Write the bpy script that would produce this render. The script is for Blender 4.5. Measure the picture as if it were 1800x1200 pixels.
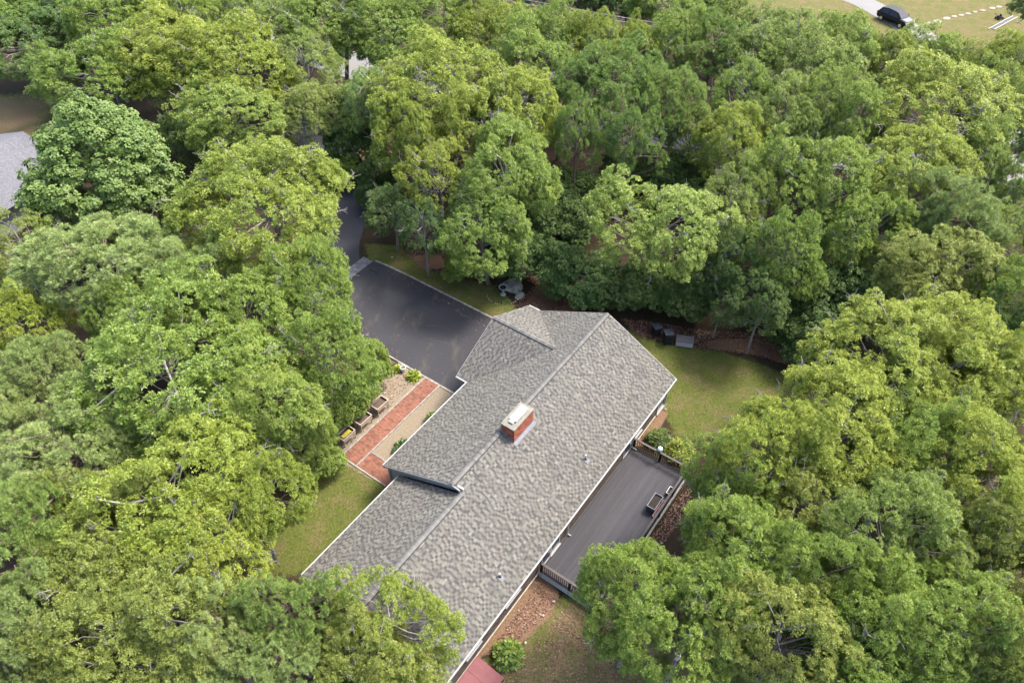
import bpy, bmesh, math, random
import numpy as np
from mathutils import Vector, Matrix

random.seed(7)
RNG = np.random.default_rng(11)
for o in list(bpy.data.objects):
    bpy.data.objects.remove(o)
S = bpy.context.scene
COL = S.collection

# ------------------------------------------------------------------ camera
CAM_H, FPX, YH = 40.0, 1319.0, -760.0            # metres, pixels (1800 wide photo), horizon row
PITCH = math.atan2(600 - YH, FPX)
cam = bpy.data.cameras.new('camera'); camo = bpy.data.objects.new('camera', cam); COL.objects.link(camo)
cam.sensor_width = 36.0; cam.lens = FPX * 36.0 / 1800.0
cam.clip_start = 0.5; cam.clip_end = 8000
camo.location = (0, 0, CAM_H); camo.rotation_euler = (math.pi / 2 - PITCH, 0, 0)
S.camera = camo
S.render.resolution_x = 1024; S.render.resolution_y = 682

# ------------------------------------------------------------------ light
SUN_AZ, SUN_EL = math.radians(26), math.radians(57)      # azimuth measured from +X towards +Y
w = bpy.data.worlds.new('World'); S.world = w; w.use_nodes = True
nt = w.node_tree; bg = nt.nodes['Background']
sky = nt.nodes.new('ShaderNodeTexSky'); sky.sky_type = 'NISHITA'; sky.sun_disc = False
sky.sun_elevation = SUN_EL; sky.sun_rotation = math.pi / 2 - SUN_AZ
sky.air_density = 1.0; sky.dust_density = 4.0; sky.ozone_density = 1.0
nt.links.new(sky.outputs[0], bg.inputs[0]); bg.inputs[1].default_value = 0.125
sl = bpy.data.lights.new('sun', 'SUN'); so = bpy.data.objects.new('sun', sl); COL.objects.link(so)
sl.energy = 1.5; sl.angle = math.radians(15); sl.color = (1.0, 0.94, 0.85)
sd = Vector((math.cos(SUN_AZ) * math.cos(SUN_EL), math.sin(SUN_AZ) * math.cos(SUN_EL), math.sin(SUN_EL)))
so.rotation_euler = sd.to_track_quat('Z', 'Y').to_euler(); so.location = (30, 30, 60)
S.view_settings.view_transform = 'Standard'; S.view_settings.look = 'None'
S.view_settings.gamma = 1.0; S.view_settings.use_curve_mapping = False
S.view_settings.exposure = 2.27
S.render.engine = 'CYCLES'
S.cycles.max_bounces = 4; S.cycles.diffuse_bounces = 3; S.cycles.transmission_bounces = 3; S.cycles.transparent_max_bounces = 4

# ------------------------------------------------------------------ pixel -> place
_F = np.array([0, math.cos(PITCH), -math.sin(PITCH)]); _U = np.array([0, math.sin(PITCH), math.cos(PITCH)])
_C = np.array([0, 0, CAM_H])
def un(x, y, z=0.0):
    d = _F * FPX + np.array([1., 0, 0]) * (x - 900) - _U * (y - 600)
    return _C + (z - CAM_H) / d[2] * d
TH = math.radians(54.2)
UU = np.array([math.cos(TH), math.sin(TH), 0]); VV = np.array([math.sin(TH), -math.cos(TH), 0])
OO = un(801.7, 690.8, 2.6); OO[2] = 0
def hw(u, v, z=0.0): return OO + u * UU + v * VV + np.array([0, 0, z])     # house frame -> world
def to_uv(P):
    q = np.asarray(P)[..., :2] - OO[:2]
    return q @ UU[:2], q @ VV[:2]
def sstep(a, b, x):
    t = np.clip((x - a) / (b - a), 0, 1); return t * t * (3 - 2 * t)
def ground_z(P):
    u, v = to_uv(P)
    return -0.55 * sstep(5.0, 10.0, v) * sstep(60, 25, np.abs(u))

# ------------------------------------------------------------------ materials
def new_mat(name):
    m = bpy.data.materials.new(name); m.use_nodes = True
    n = m.node_tree; b = n.nodes['Principled BSDF']
    return m, n, b
def ramp(n, stops):
    r = n.nodes.new('ShaderNodeValToRGB'); e = r.color_ramp.elements
    while len(e) > len(stops): e.remove(e[-1])
    while len(e) < len(stops): e.new(0.5)
    for k, (p, c) in enumerate(stops):
        e[k].position = p; e[k].color = (*c, 1)
    return r
def mat(name, c, rough=0.7, var=0.18, scale=6.0, bump=0.0, bscale=40.0, spec=0.3, metal=0.0, stretch=None, attr=False, c2=None):
    m, n, b = new_mat(name)
    tc = n.nodes.new('ShaderNodeTexCoord'); mp = n.nodes.new('ShaderNodeMapping')
    n.links.new(tc.outputs['Object'], mp.inputs[0])
    if stretch: mp.inputs['Scale'].default_value = stretch
    nz = n.nodes.new('ShaderNodeTexNoise'); nz.inputs['Scale'].default_value = scale; nz.inputs['Detail'].default_value = 6
    n.links.new(mp.outputs[0], nz.inputs[0])
    lo = tuple(x * (1 - var) for x in c); hi = c2 if c2 else tuple(min(1, x * (1 + var)) for x in c)
    r = ramp(n, [(0.3, lo), (0.7, hi)]); n.links.new(nz.outputs[0], r.inputs[0])
    out = r.outputs[0]
    if attr:
        a = n.nodes.new('ShaderNodeAttribute'); a.attribute_name = 'Col'
        mx = n.nodes.new('ShaderNodeMix'); mx.data_type = 'RGBA'; mx.blend_type = 'MULTIPLY'; mx.inputs[0].default_value = 1
        n.links.new(out, mx.inputs[6]); n.links.new(a.outputs[0], mx.inputs[7]); out = mx.outputs[2]
    n.links.new(out, b.inputs['Base Color'])
    b.inputs['Roughness'].default_value = rough; b.inputs['Metallic'].default_value = metal
    b.inputs['Specular IOR Level'].default_value = spec
    if bump:
        nb = n.nodes.new('ShaderNodeTexNoise'); nb.inputs['Scale'].default_value = bscale; nb.inputs['Detail'].default_value = 5
        n.links.new(mp.outputs[0], nb.inputs[0])
        bp = n.nodes.new('ShaderNodeBump'); bp.inputs['Strength'].default_value = bump; bp.inputs['Distance'].default_value = 0.02
        n.links.new(nb.outputs[0], bp.inputs['Height']); n.links.new(bp.outputs[0], b.inputs['Normal'])
    return m

def leaf_mat(name, dark, mid, light, rare, trans=0.42, rough=0.42):
    """leaf colour differs from shoot to shoot and leaf to leaf (attribute 'tint'), and a little from tree to tree"""
    m, n, b = new_mat(name)
    a = n.nodes.new('ShaderNodeAttribute'); a.attribute_name = 'tint'
    sp = n.nodes.new('ShaderNodeSeparateColor'); n.links.new(a.outputs[0], sp.inputs[0])
    oi = n.nodes.new('ShaderNodeObjectInfo')
    def mth(op, x, y):
        q = n.nodes.new('ShaderNodeMath'); q.operation = op
        for k, s in enumerate((x, y)):
            if isinstance(s, (int, float)): q.inputs[k].default_value = s
            else: n.links.new(s, q.inputs[k])
        return q.outputs[0]
    f = mth('ADD', mth('MULTIPLY', sp.outputs[0], 0.48), mth('MULTIPLY', sp.outputs[1], 0.30))
    f = mth('ADD', f, mth('MULTIPLY', oi.outputs['Random'], 0.22))
    r = ramp(n, [(0.12, dark), (0.45, mid), (0.80, light), (0.95, rare)])
    n.links.new(f, r.inputs[0])
    n.links.new(r.outputs[0], b.inputs['Base Color']); b.inputs['Roughness'].default_value = rough
    b.inputs['Specular IOR Level'].default_value = 0.45
    t = n.nodes.new('ShaderNodeBsdfTranslucent'); n.links.new(r.outputs[0], t.inputs[0])
    ms = n.nodes.new('ShaderNodeMixShader'); ms.inputs[0].default_value = trans
    n.links.new(b.outputs[0], ms.inputs[1]); n.links.new(t.outputs[0], ms.inputs[2])
    n.links.new(ms.outputs[0], n.nodes['Material Output'].inputs[0])
    return m

LEAF = {
    'yellow': leaf_mat('leaf_yellow_green', (0.115, 0.165, 0.026), (0.235, 0.300, 0.042), (0.350, 0.390, 0.066), (0.48, 0.42, 0.11)),
    'green':  leaf_mat('leaf_mid_green',    (0.090, 0.155, 0.028), (0.190, 0.275, 0.046), (0.300, 0.370, 0.075), (0.42, 0.40, 0.11)),
    'olive':  leaf_mat('leaf_olive',        (0.110, 0.150, 0.032), (0.215, 0.265, 0.052), (0.320, 0.345, 0.080), (0.46, 0.36, 0.12)),
    'grey':   leaf_mat('leaf_grey_green',   (0.095, 0.150, 0.031), (0.200, 0.272, 0.055), (0.305, 0.360, 0.092), (0.42, 0.40, 0.14)),
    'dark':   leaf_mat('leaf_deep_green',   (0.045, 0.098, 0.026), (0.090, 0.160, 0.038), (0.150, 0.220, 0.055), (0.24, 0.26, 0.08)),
    'maple':  leaf_mat('leaf_maple',        (0.052, 0.100, 0.020), (0.105, 0.175, 0.034), (0.170, 0.240, 0.056), (0.28, 0.27, 0.08), 0.3, 0.55),
    'gold':   leaf_mat('leaf_gold',         (0.165, 0.220, 0.030), (0.300, 0.370, 0.048), (0.420, 0.450, 0.080), (0.52, 0.48, 0.11)),
    'pine':   leaf_mat('needle_pale',       (0.105, 0.165, 0.044), (0.225, 0.305, 0.090), (0.355, 0.425, 0.145), (0.44, 0.42, 0.15), 0.3),
    'pineb':  leaf_mat('needle_bright',     (0.085, 0.155, 0.036), (0.180, 0.275, 0.062), (0.295, 0.380, 0.100), (0.40, 0.38, 0.12), 0.3),
    'fern':   leaf_mat('leaf_fern',         (0.060, 0.105, 0.026), (0.120, 0.180, 0.042), (0.200, 0.250, 0.066), (0.34, 0.30, 0.08)),
}
M_bark = mat('bark_grey', (0.20, 0.185, 0.17), 0.9, 0.35, 5, 0.6, 25, stretch=(1, 1, 0.35))
M_barkp = mat('bark_pine', (0.17, 0.13, 0.105), 0.9, 0.35, 5, 0.6, 25, stretch=(1, 1, 0.35))

# ------------------------------------------------------------------ mesh builder
class MB:
    def __init__(s): s.v = []; s.f = []; s.c = []
    def add(s, vs, fs, col=None):
        b = len(s.v); s.v.extend(vs); s.f.extend([tuple(i + b for i in f) for f in fs])
        s.c.extend([col] * len(fs)); return s
    def box(s, x0, x1, y0, y1, z0, z1, col=None):
        vs = [(x, y, z) for z in (z0, z1) for y in (y0, y1) for x in (x0, x1)]
        return s.add(vs, [(0, 2, 3, 1), (4, 5, 7, 6), (0, 1, 5, 4), (2, 6, 7, 3), (0, 4, 6, 2), (1, 3, 7, 5)], col)
    def obox(s, c, ax, ay, az, hx, hy, hz, col=None):
        c, ax, ay, az = map(np.asarray, (c, ax, ay, az))
        vs = [tuple(c + ax * x * hx + ay * y * hy + az * z * hz) for z in (-1, 1) for y in (-1, 1) for x in (-1, 1)]
        return s.add(vs, [(0, 2, 3, 1), (4, 5, 7, 6), (0, 1, 5, 4), (2, 6, 7, 3), (0, 4, 6, 2), (1, 3, 7, 5)], col)
    def bar(s, a, b, wd, ht=None, col=None):
        a = np.array(a, float); b = np.array(b, float); d = b - a; L = np.linalg.norm(d); d /= L
        up = np.array([0, 0, 1.]) if abs(d[2]) < 0.95 else np.array([1., 0, 0])
        sx = np.cross(d, up); sx /= np.linalg.norm(sx); sz = np.cross(sx, d)
        return s.obox((a + b) / 2, d, sx, sz, L / 2, wd / 2, (ht or wd) / 2, col)
    def tube(s, pts, rad, n=6, col=None, cap=True):
        pts = [np.array(p, float) for p in pts]
        if isinstance(rad, (int, float)): rad = [rad] * len(pts)
        rings = []; base = len(s.v); prev = None
        for i, p in enumerate(pts):
            d = pts[min(i + 1, len(pts) - 1)] - pts[max(i - 1, 0)]; d = d / (np.linalg.norm(d) + 1e-9)
            if prev is None: prev = np.array([1., 0, 0]) if abs(d[0]) < 0.9 else np.array([0, 1., 0])
            x = prev - d * (prev @ d); x /= (np.linalg.norm(x) + 1e-9); y = np.cross(d, x); prev = x
            for k in range(n):
                a = 2 * math.pi * k / n
                s.v.append(tuple(p + rad[i] * (math.cos(a) * x + math.sin(a) * y)))
        for i in range(len(pts) - 1):
            for k in range(n):
                a = base + i * n + k; b = base + i * n + (k + 1) % n
                s.f.append((a, b, b + n, a + n)); s.c.append(col)
        if cap:
            s.f.append(tuple(base + k for k in range(n))[::-1]); s.c.append(col)
            e = base + (len(pts) - 1) * n; s.f.append(tuple(e + k for k in range(n))); s.c.append(col)
        return s
    def lathe(s, prof, n=20, c=(0, 0, 0), col=None):
        base = len(s.v)
        for r, z in prof:
            for k in range(n):
                a = 2 * math.pi * k / n; s.v.append((c[0] + r * math.cos(a), c[1] + r * math.sin(a), c[2] + z))
        for i in range(len(prof) - 1):
            for k in range(n):
                a = base + i * n + k; b = base + i * n + (k + 1) % n
                s.f.append((a, b, b + n, a + n)); s.c.append(col)
        return s
    def prism(s, poly, z0, z1, col=None):
        n = len(poly); b = len(s.v)
        s.v.extend([(x, y, z0) for x, y in poly] + [(x, y, z1) for x, y in poly])
        fs = [tuple(range(n))[::-1], tuple(range(n, 2 * n))] + [(i, (i + 1) % n, n + (i + 1) % n, n + i) for i in range(n)]
        s.f.extend([tuple(i + b for i in f) for f in fs]); s.c.extend([col] * len(fs)); return s
    def slab(s, pts, d, col=None):                      # planar polygon extruded by vector d
        n = len(pts); b = len(s.v); d = np.array(d)
        s.v.extend([tuple(p) for p in pts] + [tuple(np.array(p) + d) for p in pts])
        fs = [tuple(range(n))[::-1], tuple(range(n, 2 * n))] + [(i, (i + 1) % n, n + (i + 1) % n, n + i) for i in range(n)]
        s.f.extend([tuple(i + b for i in f) for f in fs]); s.c.extend([col] * len(fs)); return s
    def mesh(s, name, fix=True):
        me = bpy.data.meshes.new(name); me.from_pydata(s.v, [], s.f)
        if any(c is not None for c in s.c):
            at = me.attributes.new('Col', 'FLOAT_COLOR', 'FACE')
            arr = np.ones((len(s.f), 4), np.float32)
            for i, c in enumerate(s.c):
                if c is not None: arr[i, :3] = c
            at.data.foreach_set('color', arr.ravel())
        if fix:
            bm = bmesh.new(); bm.from_mesh(me); bmesh.ops.recalc_face_normals(bm, faces=bm.faces); bm.to_mesh(me); bm.free()
        me.update(); return me
    def build(s, name, m, parent=None, smooth=False, kind=None, label=None, fix=True):
        me = s.mesh(name, fix); me.materials.append(m)
        if smooth: me.polygons.foreach_set('use_smooth', [True] * len(me.polygons))
        return link(name, me, parent, kind, label)
def link(name, me, parent=None, kind=None, label=None):
    o = bpy.data.objects.new(name, me); COL.objects.link(o)
    if parent is not None: o.parent = parent
    if kind: o['kind'] = kind
    if label: o['label'] = label
    return o
def tag(o, label, cat, group=None):
    o['label'] = label; o['category'] = cat
    if group: o['group'] = group
    return o
def thing(name, label, cat, loc=(0, 0, 0), rz=0.0, group=None):
    o = bpy.data.objects.new(name, None); COL.objects.link(o)
    o.location = tuple(float(x) for x in loc); o.rotation_euler = (0, 0, rz); o.empty_display_size = 0.3
    return tag(o, label, cat, group)
def hthing(name, label, cat, u, v, z=0.0, rz=0.0, group=None):       # thing placed in the house frame; local x = along ridge, y = -v
    return thing(name, label, cat, hw(u, v, z), TH + rz, group)

# ------------------------------------------------------------------ ground sheet
def axis(lo, hi, step, far):
    c = np.arange(lo, hi + 1e-6, step); g = [far]
    a = []; d = step; x = hi
    while x < far: d *= 1.35; x += d; a.append(min(x, far))
    b = []; d = step; x = lo
    while x > -far: d *= 1.35; x -= d; b.append(max(x, -far))
    return np.array(b[::-1] + list(c) + a)
gx = axis(-30, 34, 0.4, 4000); gy = axis(9, 62, 0.4, 4000)
X, Y = np.meshgrid(gx, gy); GP = np.stack([X.ravel(), Y.ravel()], 1)
Z = ground_z(GP)
lump = 0.05 * np.sin(GP[:, 0] * 0.7 + 1.3) * np.sin(GP[:, 1] * 0.55) * np.exp(-((np.hypot(GP[:, 0], GP[:, 1] - 35) / 60) ** 2))
gu, gv = to_uv(GP)
flat = sstep(0.6, 3.0, np.maximum(np.maximum(-14.8 - gu, gu - 10.0), np.maximum(-18.5 - gv, gv - 15)))
Z = Z - np.abs(lump) * flat - 0.004
def pxpoly(pts, z=0.0): return np.array([un(x, y, z)[:2] for x, y in pts])
def poly_w(poly, soft):
    """1 inside the polygon, fading over `soft` metres across its edge"""
    P = GP; inside = np.zeros(len(P), bool); dist = np.full(len(P), 1e9)
    n = len(poly)
    for i in range(n):
        a = poly[i]; b = poly[(i + 1) % n]
        ab = b - a; t = np.clip(((P - a) @ ab) / (ab @ ab), 0, 1)
        dist = np.minimum(dist, np.linalg.norm(P - (a + t[:, None] * ab), axis=1))
        cond = (a[1] > P[:, 1]) != (b[1] > P[:, 1])
        xs = a[0] + (P[:, 1] - a[1]) / (b[1] - a[1] + 1e-12) * ab[0]
        inside ^= cond & (P[:, 0] < xs)
    sdv = np.where(inside, dist, -dist)
    return sstep(-soft, soft, sdv)
def uvpoly(pts): return np.array([hw(u, v)[:2] for u, v in pts])
PATCH = {
    'lawn_north': pxpoly([(640, 428), (700, 432), (760, 478), (830, 492), (872, 503), (905, 540), (985, 548), (960, 580), (800, 560), (650, 462)]),
    'lawn_east': pxpoly([(1080, 570), (1150, 596), (1260, 606), (1330, 628), (1390, 650), (1360, 760), (1190, 760), (1140, 640)]),
    'lawn_west': pxpoly([(560, 812), (600, 800), (690, 850), (640, 920), (530, 1010), (440, 1010), (500, 900)]),
    'yard_south': pxpoly([(985, 1048), (1120, 1030), (1240, 1000), (1240, 1260), (760, 1260), (830, 1165), (905, 1140)], -0.55),
    'yard_far': pxpoly([(1270, -30), (1900, -60), (1860, 120), (1640, 120), (1480, 90), (1270, 70)]),
    'lawn_left': pxpoly([(-120, 165), (90, 158), (95, 300), (60, 400), (-120, 400)]),
}
SAND = [uvpoly([(1.5, -8.6), (1.5, -1.2), (-7.0, -1.2), (-7.2, -4.2), (-7.5, -5.8), (-3, -6.6), (-0.5, -9)])]
STRAW = [pxpoly([(925, 1000), (950, 1000), (985, 1045), (968, 1085), (905, 1140), (850, 1150), (790, 1200), (770, 1180), (840, 1080)], -0.55),
         uvpoly([(-14.9, 0.9), (-7.0, 0.9), (-7.0, 2.0), (-14.9, 2.0)]), uvpoly([(5.2, 10.4), (9.4, 10.4), (9.2, 11.2), (6.0, 11.5)]),
         pxpoly([(640, 250), (690, 270), (660, 320), (590, 345), (560, 330), (600, 260)]),
         pxpoly([(925, 478), (960, 478), (1015, 545), (960, 556), (915, 545), (945, 500)]), pxpoly([(1240, 590), (1330, 585), (1400, 610), (1420, 640), (1330, 612), (1250, 603)]), pxpoly([(725, 450), (770, 445), (790, 470), (740, 475)])]
wg = np.zeros(len(GP)); dry = np.zeros(len(GP)); ws = np.zeros(len(GP)); wst = np.zeros(len(GP))
for k, p in PATCH.items():
    q = poly_w(p, 0.9 if k != 'yard_far' else 2.5); wg = np.maximum(wg, q)
    dry = np.maximum(dry, q * {'lawn_north': 0.35, 'lawn_east': 0.30, 'lawn_west': 0.28, 'yard_south': 0.50, 'yard_far': 0.42, 'lawn_left': 0.75}[k])
for p in SAND: ws = np.maximum(ws, poly_w(p, 0.35))
for p in STRAW: wst = np.maximum(wst, poly_w(p, 0.3))
nx, ny = len(gx), len(gy)
idx = np.arange(nx * ny).reshape(ny, nx)
faces = np.stack([idx[:-1, :-1], idx[:-1, 1:], idx[1:, 1:], idx[1:, :-1]], -1).reshape(-1, 4)
def np_mesh(name, V, F, smooth=False):
    me = bpy.data.meshes.new(name); me.vertices.add(len(V)); me.vertices.foreach_set('co', np.ascontiguousarray(V, np.float32).ravel())
    k = F.shape[1]; me.loops.add(F.size); me.loops.foreach_set('vertex_index', np.ascontiguousarray(F, np.int32).ravel())
    me.polygons.add(len(F)); me.polygons.foreach_set('loop_start', np.arange(0, F.size, k, dtype=np.int32))
    me.update(calc_edges=True)
    if smooth: me.polygons.foreach_set('use_smooth', np.ones(len(F), bool))
    return me
gm = np_mesh('ground', np.column_stack([GP, Z]), faces, True)
at = gm.attributes.new('cover', 'FLOAT_COLOR', 'POINT')
at.data.foreach_set('color', np.column_stack([wg, ws, wst, dry]).astype(np.float32).ravel())

def ground_mat():
    m, n, b = new_mat('ground_cover')
    a = n.nodes.new('ShaderNodeAttribute'); a.attribute_name = 'cover'
    sp = n.nodes.new('ShaderNodeSeparateColor'); n.links.new(a.outputs[0], sp.inputs[0])
    tc = n.nodes.new('ShaderNodeTexCoord')
    def noise(sc, det=6):
        q = n.nodes.new('ShaderNodeTexNoise'); q.inputs['Scale'].default_value = sc; q.inputs['Detail'].default_value = det
        n.links.new(tc.outputs['Object'], q.inputs[0]); return q.outputs[0]
    n1, n2, n3, n4 = noise(0.9), noise(9), noise(2.6), noise(30)
    def math_(op, x, y, clamp=False):
        q = n.nodes.new('ShaderNodeMath'); q.operation = op; q.use_clamp = clamp
        for k, s in enumerate((x, y)):
            if isinstance(s, (int, float)): q.inputs[k].default_value = s
            else: n.links.new(s, q.inputs[k])
        return q.outputs[0]
    def ragged(wt, amt=0.9):       # weight pushed about by noise -> uneven border
        e = math_('ADD', wt, math_('MULTIPLY', math_('SUBTRACT', math_('ADD', math_('MULTIPLY', n3, 0.5), math_('MULTIPLY', n2, 0.5)), 0.5), amt))
        return math_('MULTIPLY', math_('SUBTRACT', e, 0.38), 4.0, True)
    def mix(f, x, y):
        q = n.nodes.new('ShaderNodeMix'); q.data_type = 'RGBA'
        if isinstance(f, (int, float)): q.inputs[0].default_value = f
        else: n.links.new(f, q.inputs[0])
        n.links.new(x, q.inputs[6]); n.links.new(y, q.inputs[7]); return q.outputs[2]
    def rp(src, stops):
        r = ramp(n, stops); n.links.new(src, r.inputs[0]); return r.outputs[0]
    litter = mix(n1, rp(n2, [(0.3, (0.016, 0.013, 0.009)), (0.5, (0.032, 0.022, 0.014)), (0.72, (0.058, 0.038, 0.023))]), rp(n4, [(0.3, (0.017, 0.015, 0.009)), (0.7, (0.043, 0.033, 0.020))]))  # litter browns darkened to carry the deep shade under the trees
    green = rp(math_('ADD', math_('MULTIPLY', n2, 0.6), math_('MULTIPLY', n4, 0.4)), [(0.32, (0.042, 0.056, 0.013)), (0.5, (0.077, 0.092, 0.021)), (0.68, (0.121, 0.129, 0.033))])
    straw = rp(math_('ADD', math_('MULTIPLY', n2, 0.5), math_('MULTIPLY', n4, 0.5)), [(0.32, (0.088, 0.060, 0.034)), (0.5, (0.143, 0.102, 0.056)), (0.68, (0.204, 0.150, 0.085))])
    dryf = math_('MULTIPLY', math_('SUBTRACT', math_('ADD', math_('ADD', math_('MULTIPLY', n1, 0.7), math_('MULTIPLY', n3, 0.4)), math_('MULTIPLY', a.outputs['Alpha'], 0.75)), 0.72), 3.0, True)
    grass = mix(dryf, green, straw)
    sand = rp(math_('ADD', math_('MULTIPLY', n2, 0.45), math_('MULTIPLY', n4, 0.55)), [(0.30, (0.110, 0.083, 0.058)), (0.5, (0.185, 0.150, 0.107)), (0.70, (0.260, 0.225, 0.170))])
    needle = rp(math_('ADD', math_('MULTIPLY', n2, 0.45), math_('MULTIPLY', n4, 0.55)), [(0.30, (0.081, 0.046, 0.028)), (0.5, (0.155, 0.096, 0.059)), (0.70, (0.236, 0.161, 0.105))])
    c = mix(ragged(sp.outputs[0]), litter, grass)
    c = mix(ragged(sp.outputs[2], 0.7), c, needle)
    c = mix(ragged(sp.outputs[1], 0.5), c, sand)
    n.links.new(c, b.inputs['Base Color']); b.inputs['Roughness'].default_value = 0.95
    b.inputs['Specular IOR Level'].default_value = 0.1
    bp = n.nodes.new('ShaderNodeBump'); bp.inputs['Strength'].default_value = 0.7; bp.inputs['Distance'].default_value = 0.05
    n.links.new(n4, bp.inputs['Height']); n.links.new(bp.outputs[0], b.inputs['Normal'])
    return m
gm.materials.append(ground_mat())
ground = link('ground', gm, None, 'structure')

# ------------------------------------------------------------------ asphalt, walk, road
def asphalt(name, c, stains=True):
    m, n, b = new_mat(name)
    tc = n.nodes.new('ShaderNodeTexCoord')
    def noise(sc, det=5, rough=0.5):
        q = n.nodes.new('ShaderNodeTexNoise'); q.inputs['Scale'].default_value = sc; q.inputs['Detail'].default_value = det
        q.inputs['Roughness'].default_value = rough; n.links.new(tc.outputs['Object'], q.inputs[0]); return q.outputs[0]
    r = ramp(n, [(0.3, tuple(x * 0.9 for x in c)), (0.6, c), (0.78, tuple(x * 1.22 for x in c))]); n.links.new(noise(0.45, 8, 0.6), r.inputs[0])
    g = ramp(n, [(0.35, (0.82, 0.82, 0.82)), (0.68, (1.25, 1.25, 1.25))]); n.links.new(noise(60, 3), g.inputs[0])
    mx = n.nodes.new('ShaderNodeMix'); mx.data_type = 'RGBA'; mx.blend_type = 'MULTIPLY'; mx.inputs[0].default_value = 1
    n.links.new(r.outputs[0], mx.inputs[6]); n.links.new(g.outputs[0], mx.inputs[7]); out = mx.outputs[2]
    if stains:
        mp = n.nodes.new('ShaderNodeMapping'); n.links.new(tc.outputs['Object'], mp.inputs[0]); mp.inputs['Scale'].default_value = (0.55, 0.22, 1)
        q = n.nodes.new('ShaderNodeTexNoise'); q.inputs['Scale'].default_value = 1.6; q.inputs['Detail'].default_value = 7; q.inputs['Roughness'].default_value = 0.62
        n.links.new(mp.outputs[0], q.inputs[0])
        s = ramp(n, [(0.56, (0, 0, 0)), (0.72, (0.6, 0.6, 0.6))]); n.links.new(q.outputs[0], s.inputs[0])
        mx2 = n.nodes.new('ShaderNodeMix'); mx2.data_type = 'RGBA'; n.links.new(s.outputs[0], mx2.inputs[0])
        n.links.new(out, mx2.inputs[6]); mx2.inputs[7].default_value = (0.075, 0.066, 0.046, 1); out = mx2.outputs[2]
    n.links.new(out, b.inputs['Base Color']); b.inputs['Roughness'].default_value = 0.75; b.inputs['Specular IOR Level'].default_value = 0.35
    bp = n.nodes.new('ShaderNodeBump'); bp.inputs['Strength'].default_value = 0.35; bp.inputs['Distance'].default_value = 0.01
    n.links.new(noise(90, 3), bp.inputs['Height']); n.links.new(bp.outputs[0], b.inputs['Normal'])
    return m
M_asph = asphalt('asphalt_driveway', (0.026, 0.0258, 0.0305))
M_asph2 = asphalt('asphalt_lane', (0.028, 0.028, 0.034), False)
M_road = asphalt('asphalt_road', (0.15, 0.146, 0.142), False)
M_granite = mat('granite_edging', (0.215, 0.202, 0.182), 0.8, 0.25, 12, 0.5, 60, attr=True)
M_brick = mat('clay_paver', (0.168, 0.074, 0.049), 0.85, 0.16, 3, 0.4, 60, attr=True)
M_white = mat('white_trim_paint', (0.29, 0.29, 0.29), 0.5, 0.06, 4)
M_stonep = mat('grey_paver_band', (0.14, 0.14, 0.152), 0.85, 0.25, 6, 0.5, 50, attr=True)

def sheet(name, pts, z, m, kind='structure', thick=0.05):
    b = MB(); b.prism([(p[0], p[1]) for p in pts], z - thick, z); o = b.build(name, m, None, kind=kind); return o
# parking apron in front of the garage, then a narrower lane running into the woods
drv = uvpoly([(1.55, -0.5), (9.02, -0.5), (9.02, -15.9), (8.6, -16.0), (0.6, -16.0), (1.55, -13.5)])
sheet('driveway', drv, 0.012, M_asph)
lane_c = [(4.6, -16.9), (6.2, -18.5), (8.7, -20.4), (11.8, -22.4), (15.0, -25.2), (18.0, -29), (19.5, -34), (20, -40)]
def strip_pts(c, wd):
    L, R = [], []
    for i, p in enumerate(c):
        a = np.array(c[max(i - 1, 0)]); b_ = np.array(c[min(i + 1, len(c) - 1)]); d = (b_ - a) / np.linalg.norm(b_ - a); nrm = np.array([-d[1], d[0]])
        ww = wd[i] if isinstance(wd, (list, tuple)) else wd
        L.append(np.array(p) + nrm * ww / 2); R.append(np.array(p) - nrm * ww / 2)
    return L, R
def strip_mesh(name, c, wd, z, m, kind='structure'):
    L, R = strip_pts(c, wd); b = MB()
    for i in range(len(c) - 1):
        b.add([(*L[i], z), (*R[i], z), (*R[i + 1], z), (*L[i + 1], z)], [(0, 1, 2, 3)])
    return b.build(name, m, None, kind=kind)
def smooth_curve(c, n=6):
    c = [np.array(p, float) for p in c]; out = []
    for i in range(len(c) - 1):
        p0, p1, p2, p3 = c[max(i - 1, 0)], c[i], c[i + 1], c[min(i + 2, len(c) - 1)]
        for k in range(n):
            t = k / n
            out.append(0.5 * ((2 * p1) + (-p0 + p2) * t + (2 * p0 - 5 * p1 + 4 * p2 - p3) * t * t + (-p0 + 3 * p1 - 3 * p2 + p3) * t ** 3))
    out.append(c[-1]); return out
lane_w = [hw(u, v)[:2] for u, v in lane_c]
lc = smooth_curve(lane_w); lw = list(np.interp(np.arange(len(lc)), [0, 6, 12, len(lc)], [7.4, 5.0, 4.2, 3.8]))
strip_mesh('lane', lc, lw, 0.010, M_asph2)
rd = [un(x, y)[:2] for x, y in ((380, 40), (500, 76), (615, 113), (800, 165), (970, 205), (1130, 228), (1290, 250), (1450, 268), (1620, 285), (1800, 300))]
d0 = rd[1] - rd[0]; d1 = rd[-1] - rd[-2]
rd = [rd[0] - d0 * 8] + rd + [rd[-1] + d1 * 8]
strip_mesh('road', smooth_curve(rd, 4), 5.6, 0.008, M_road)
# neighbour's drive in the far yard
strip_mesh('far_driveway', smooth_curve([(36, 124), (42, 108), (46.6, 101), (49.2, 94), (51, 88), (52, 78), (50, 66)], 4), 3.6, 0.010, M_road)

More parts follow.
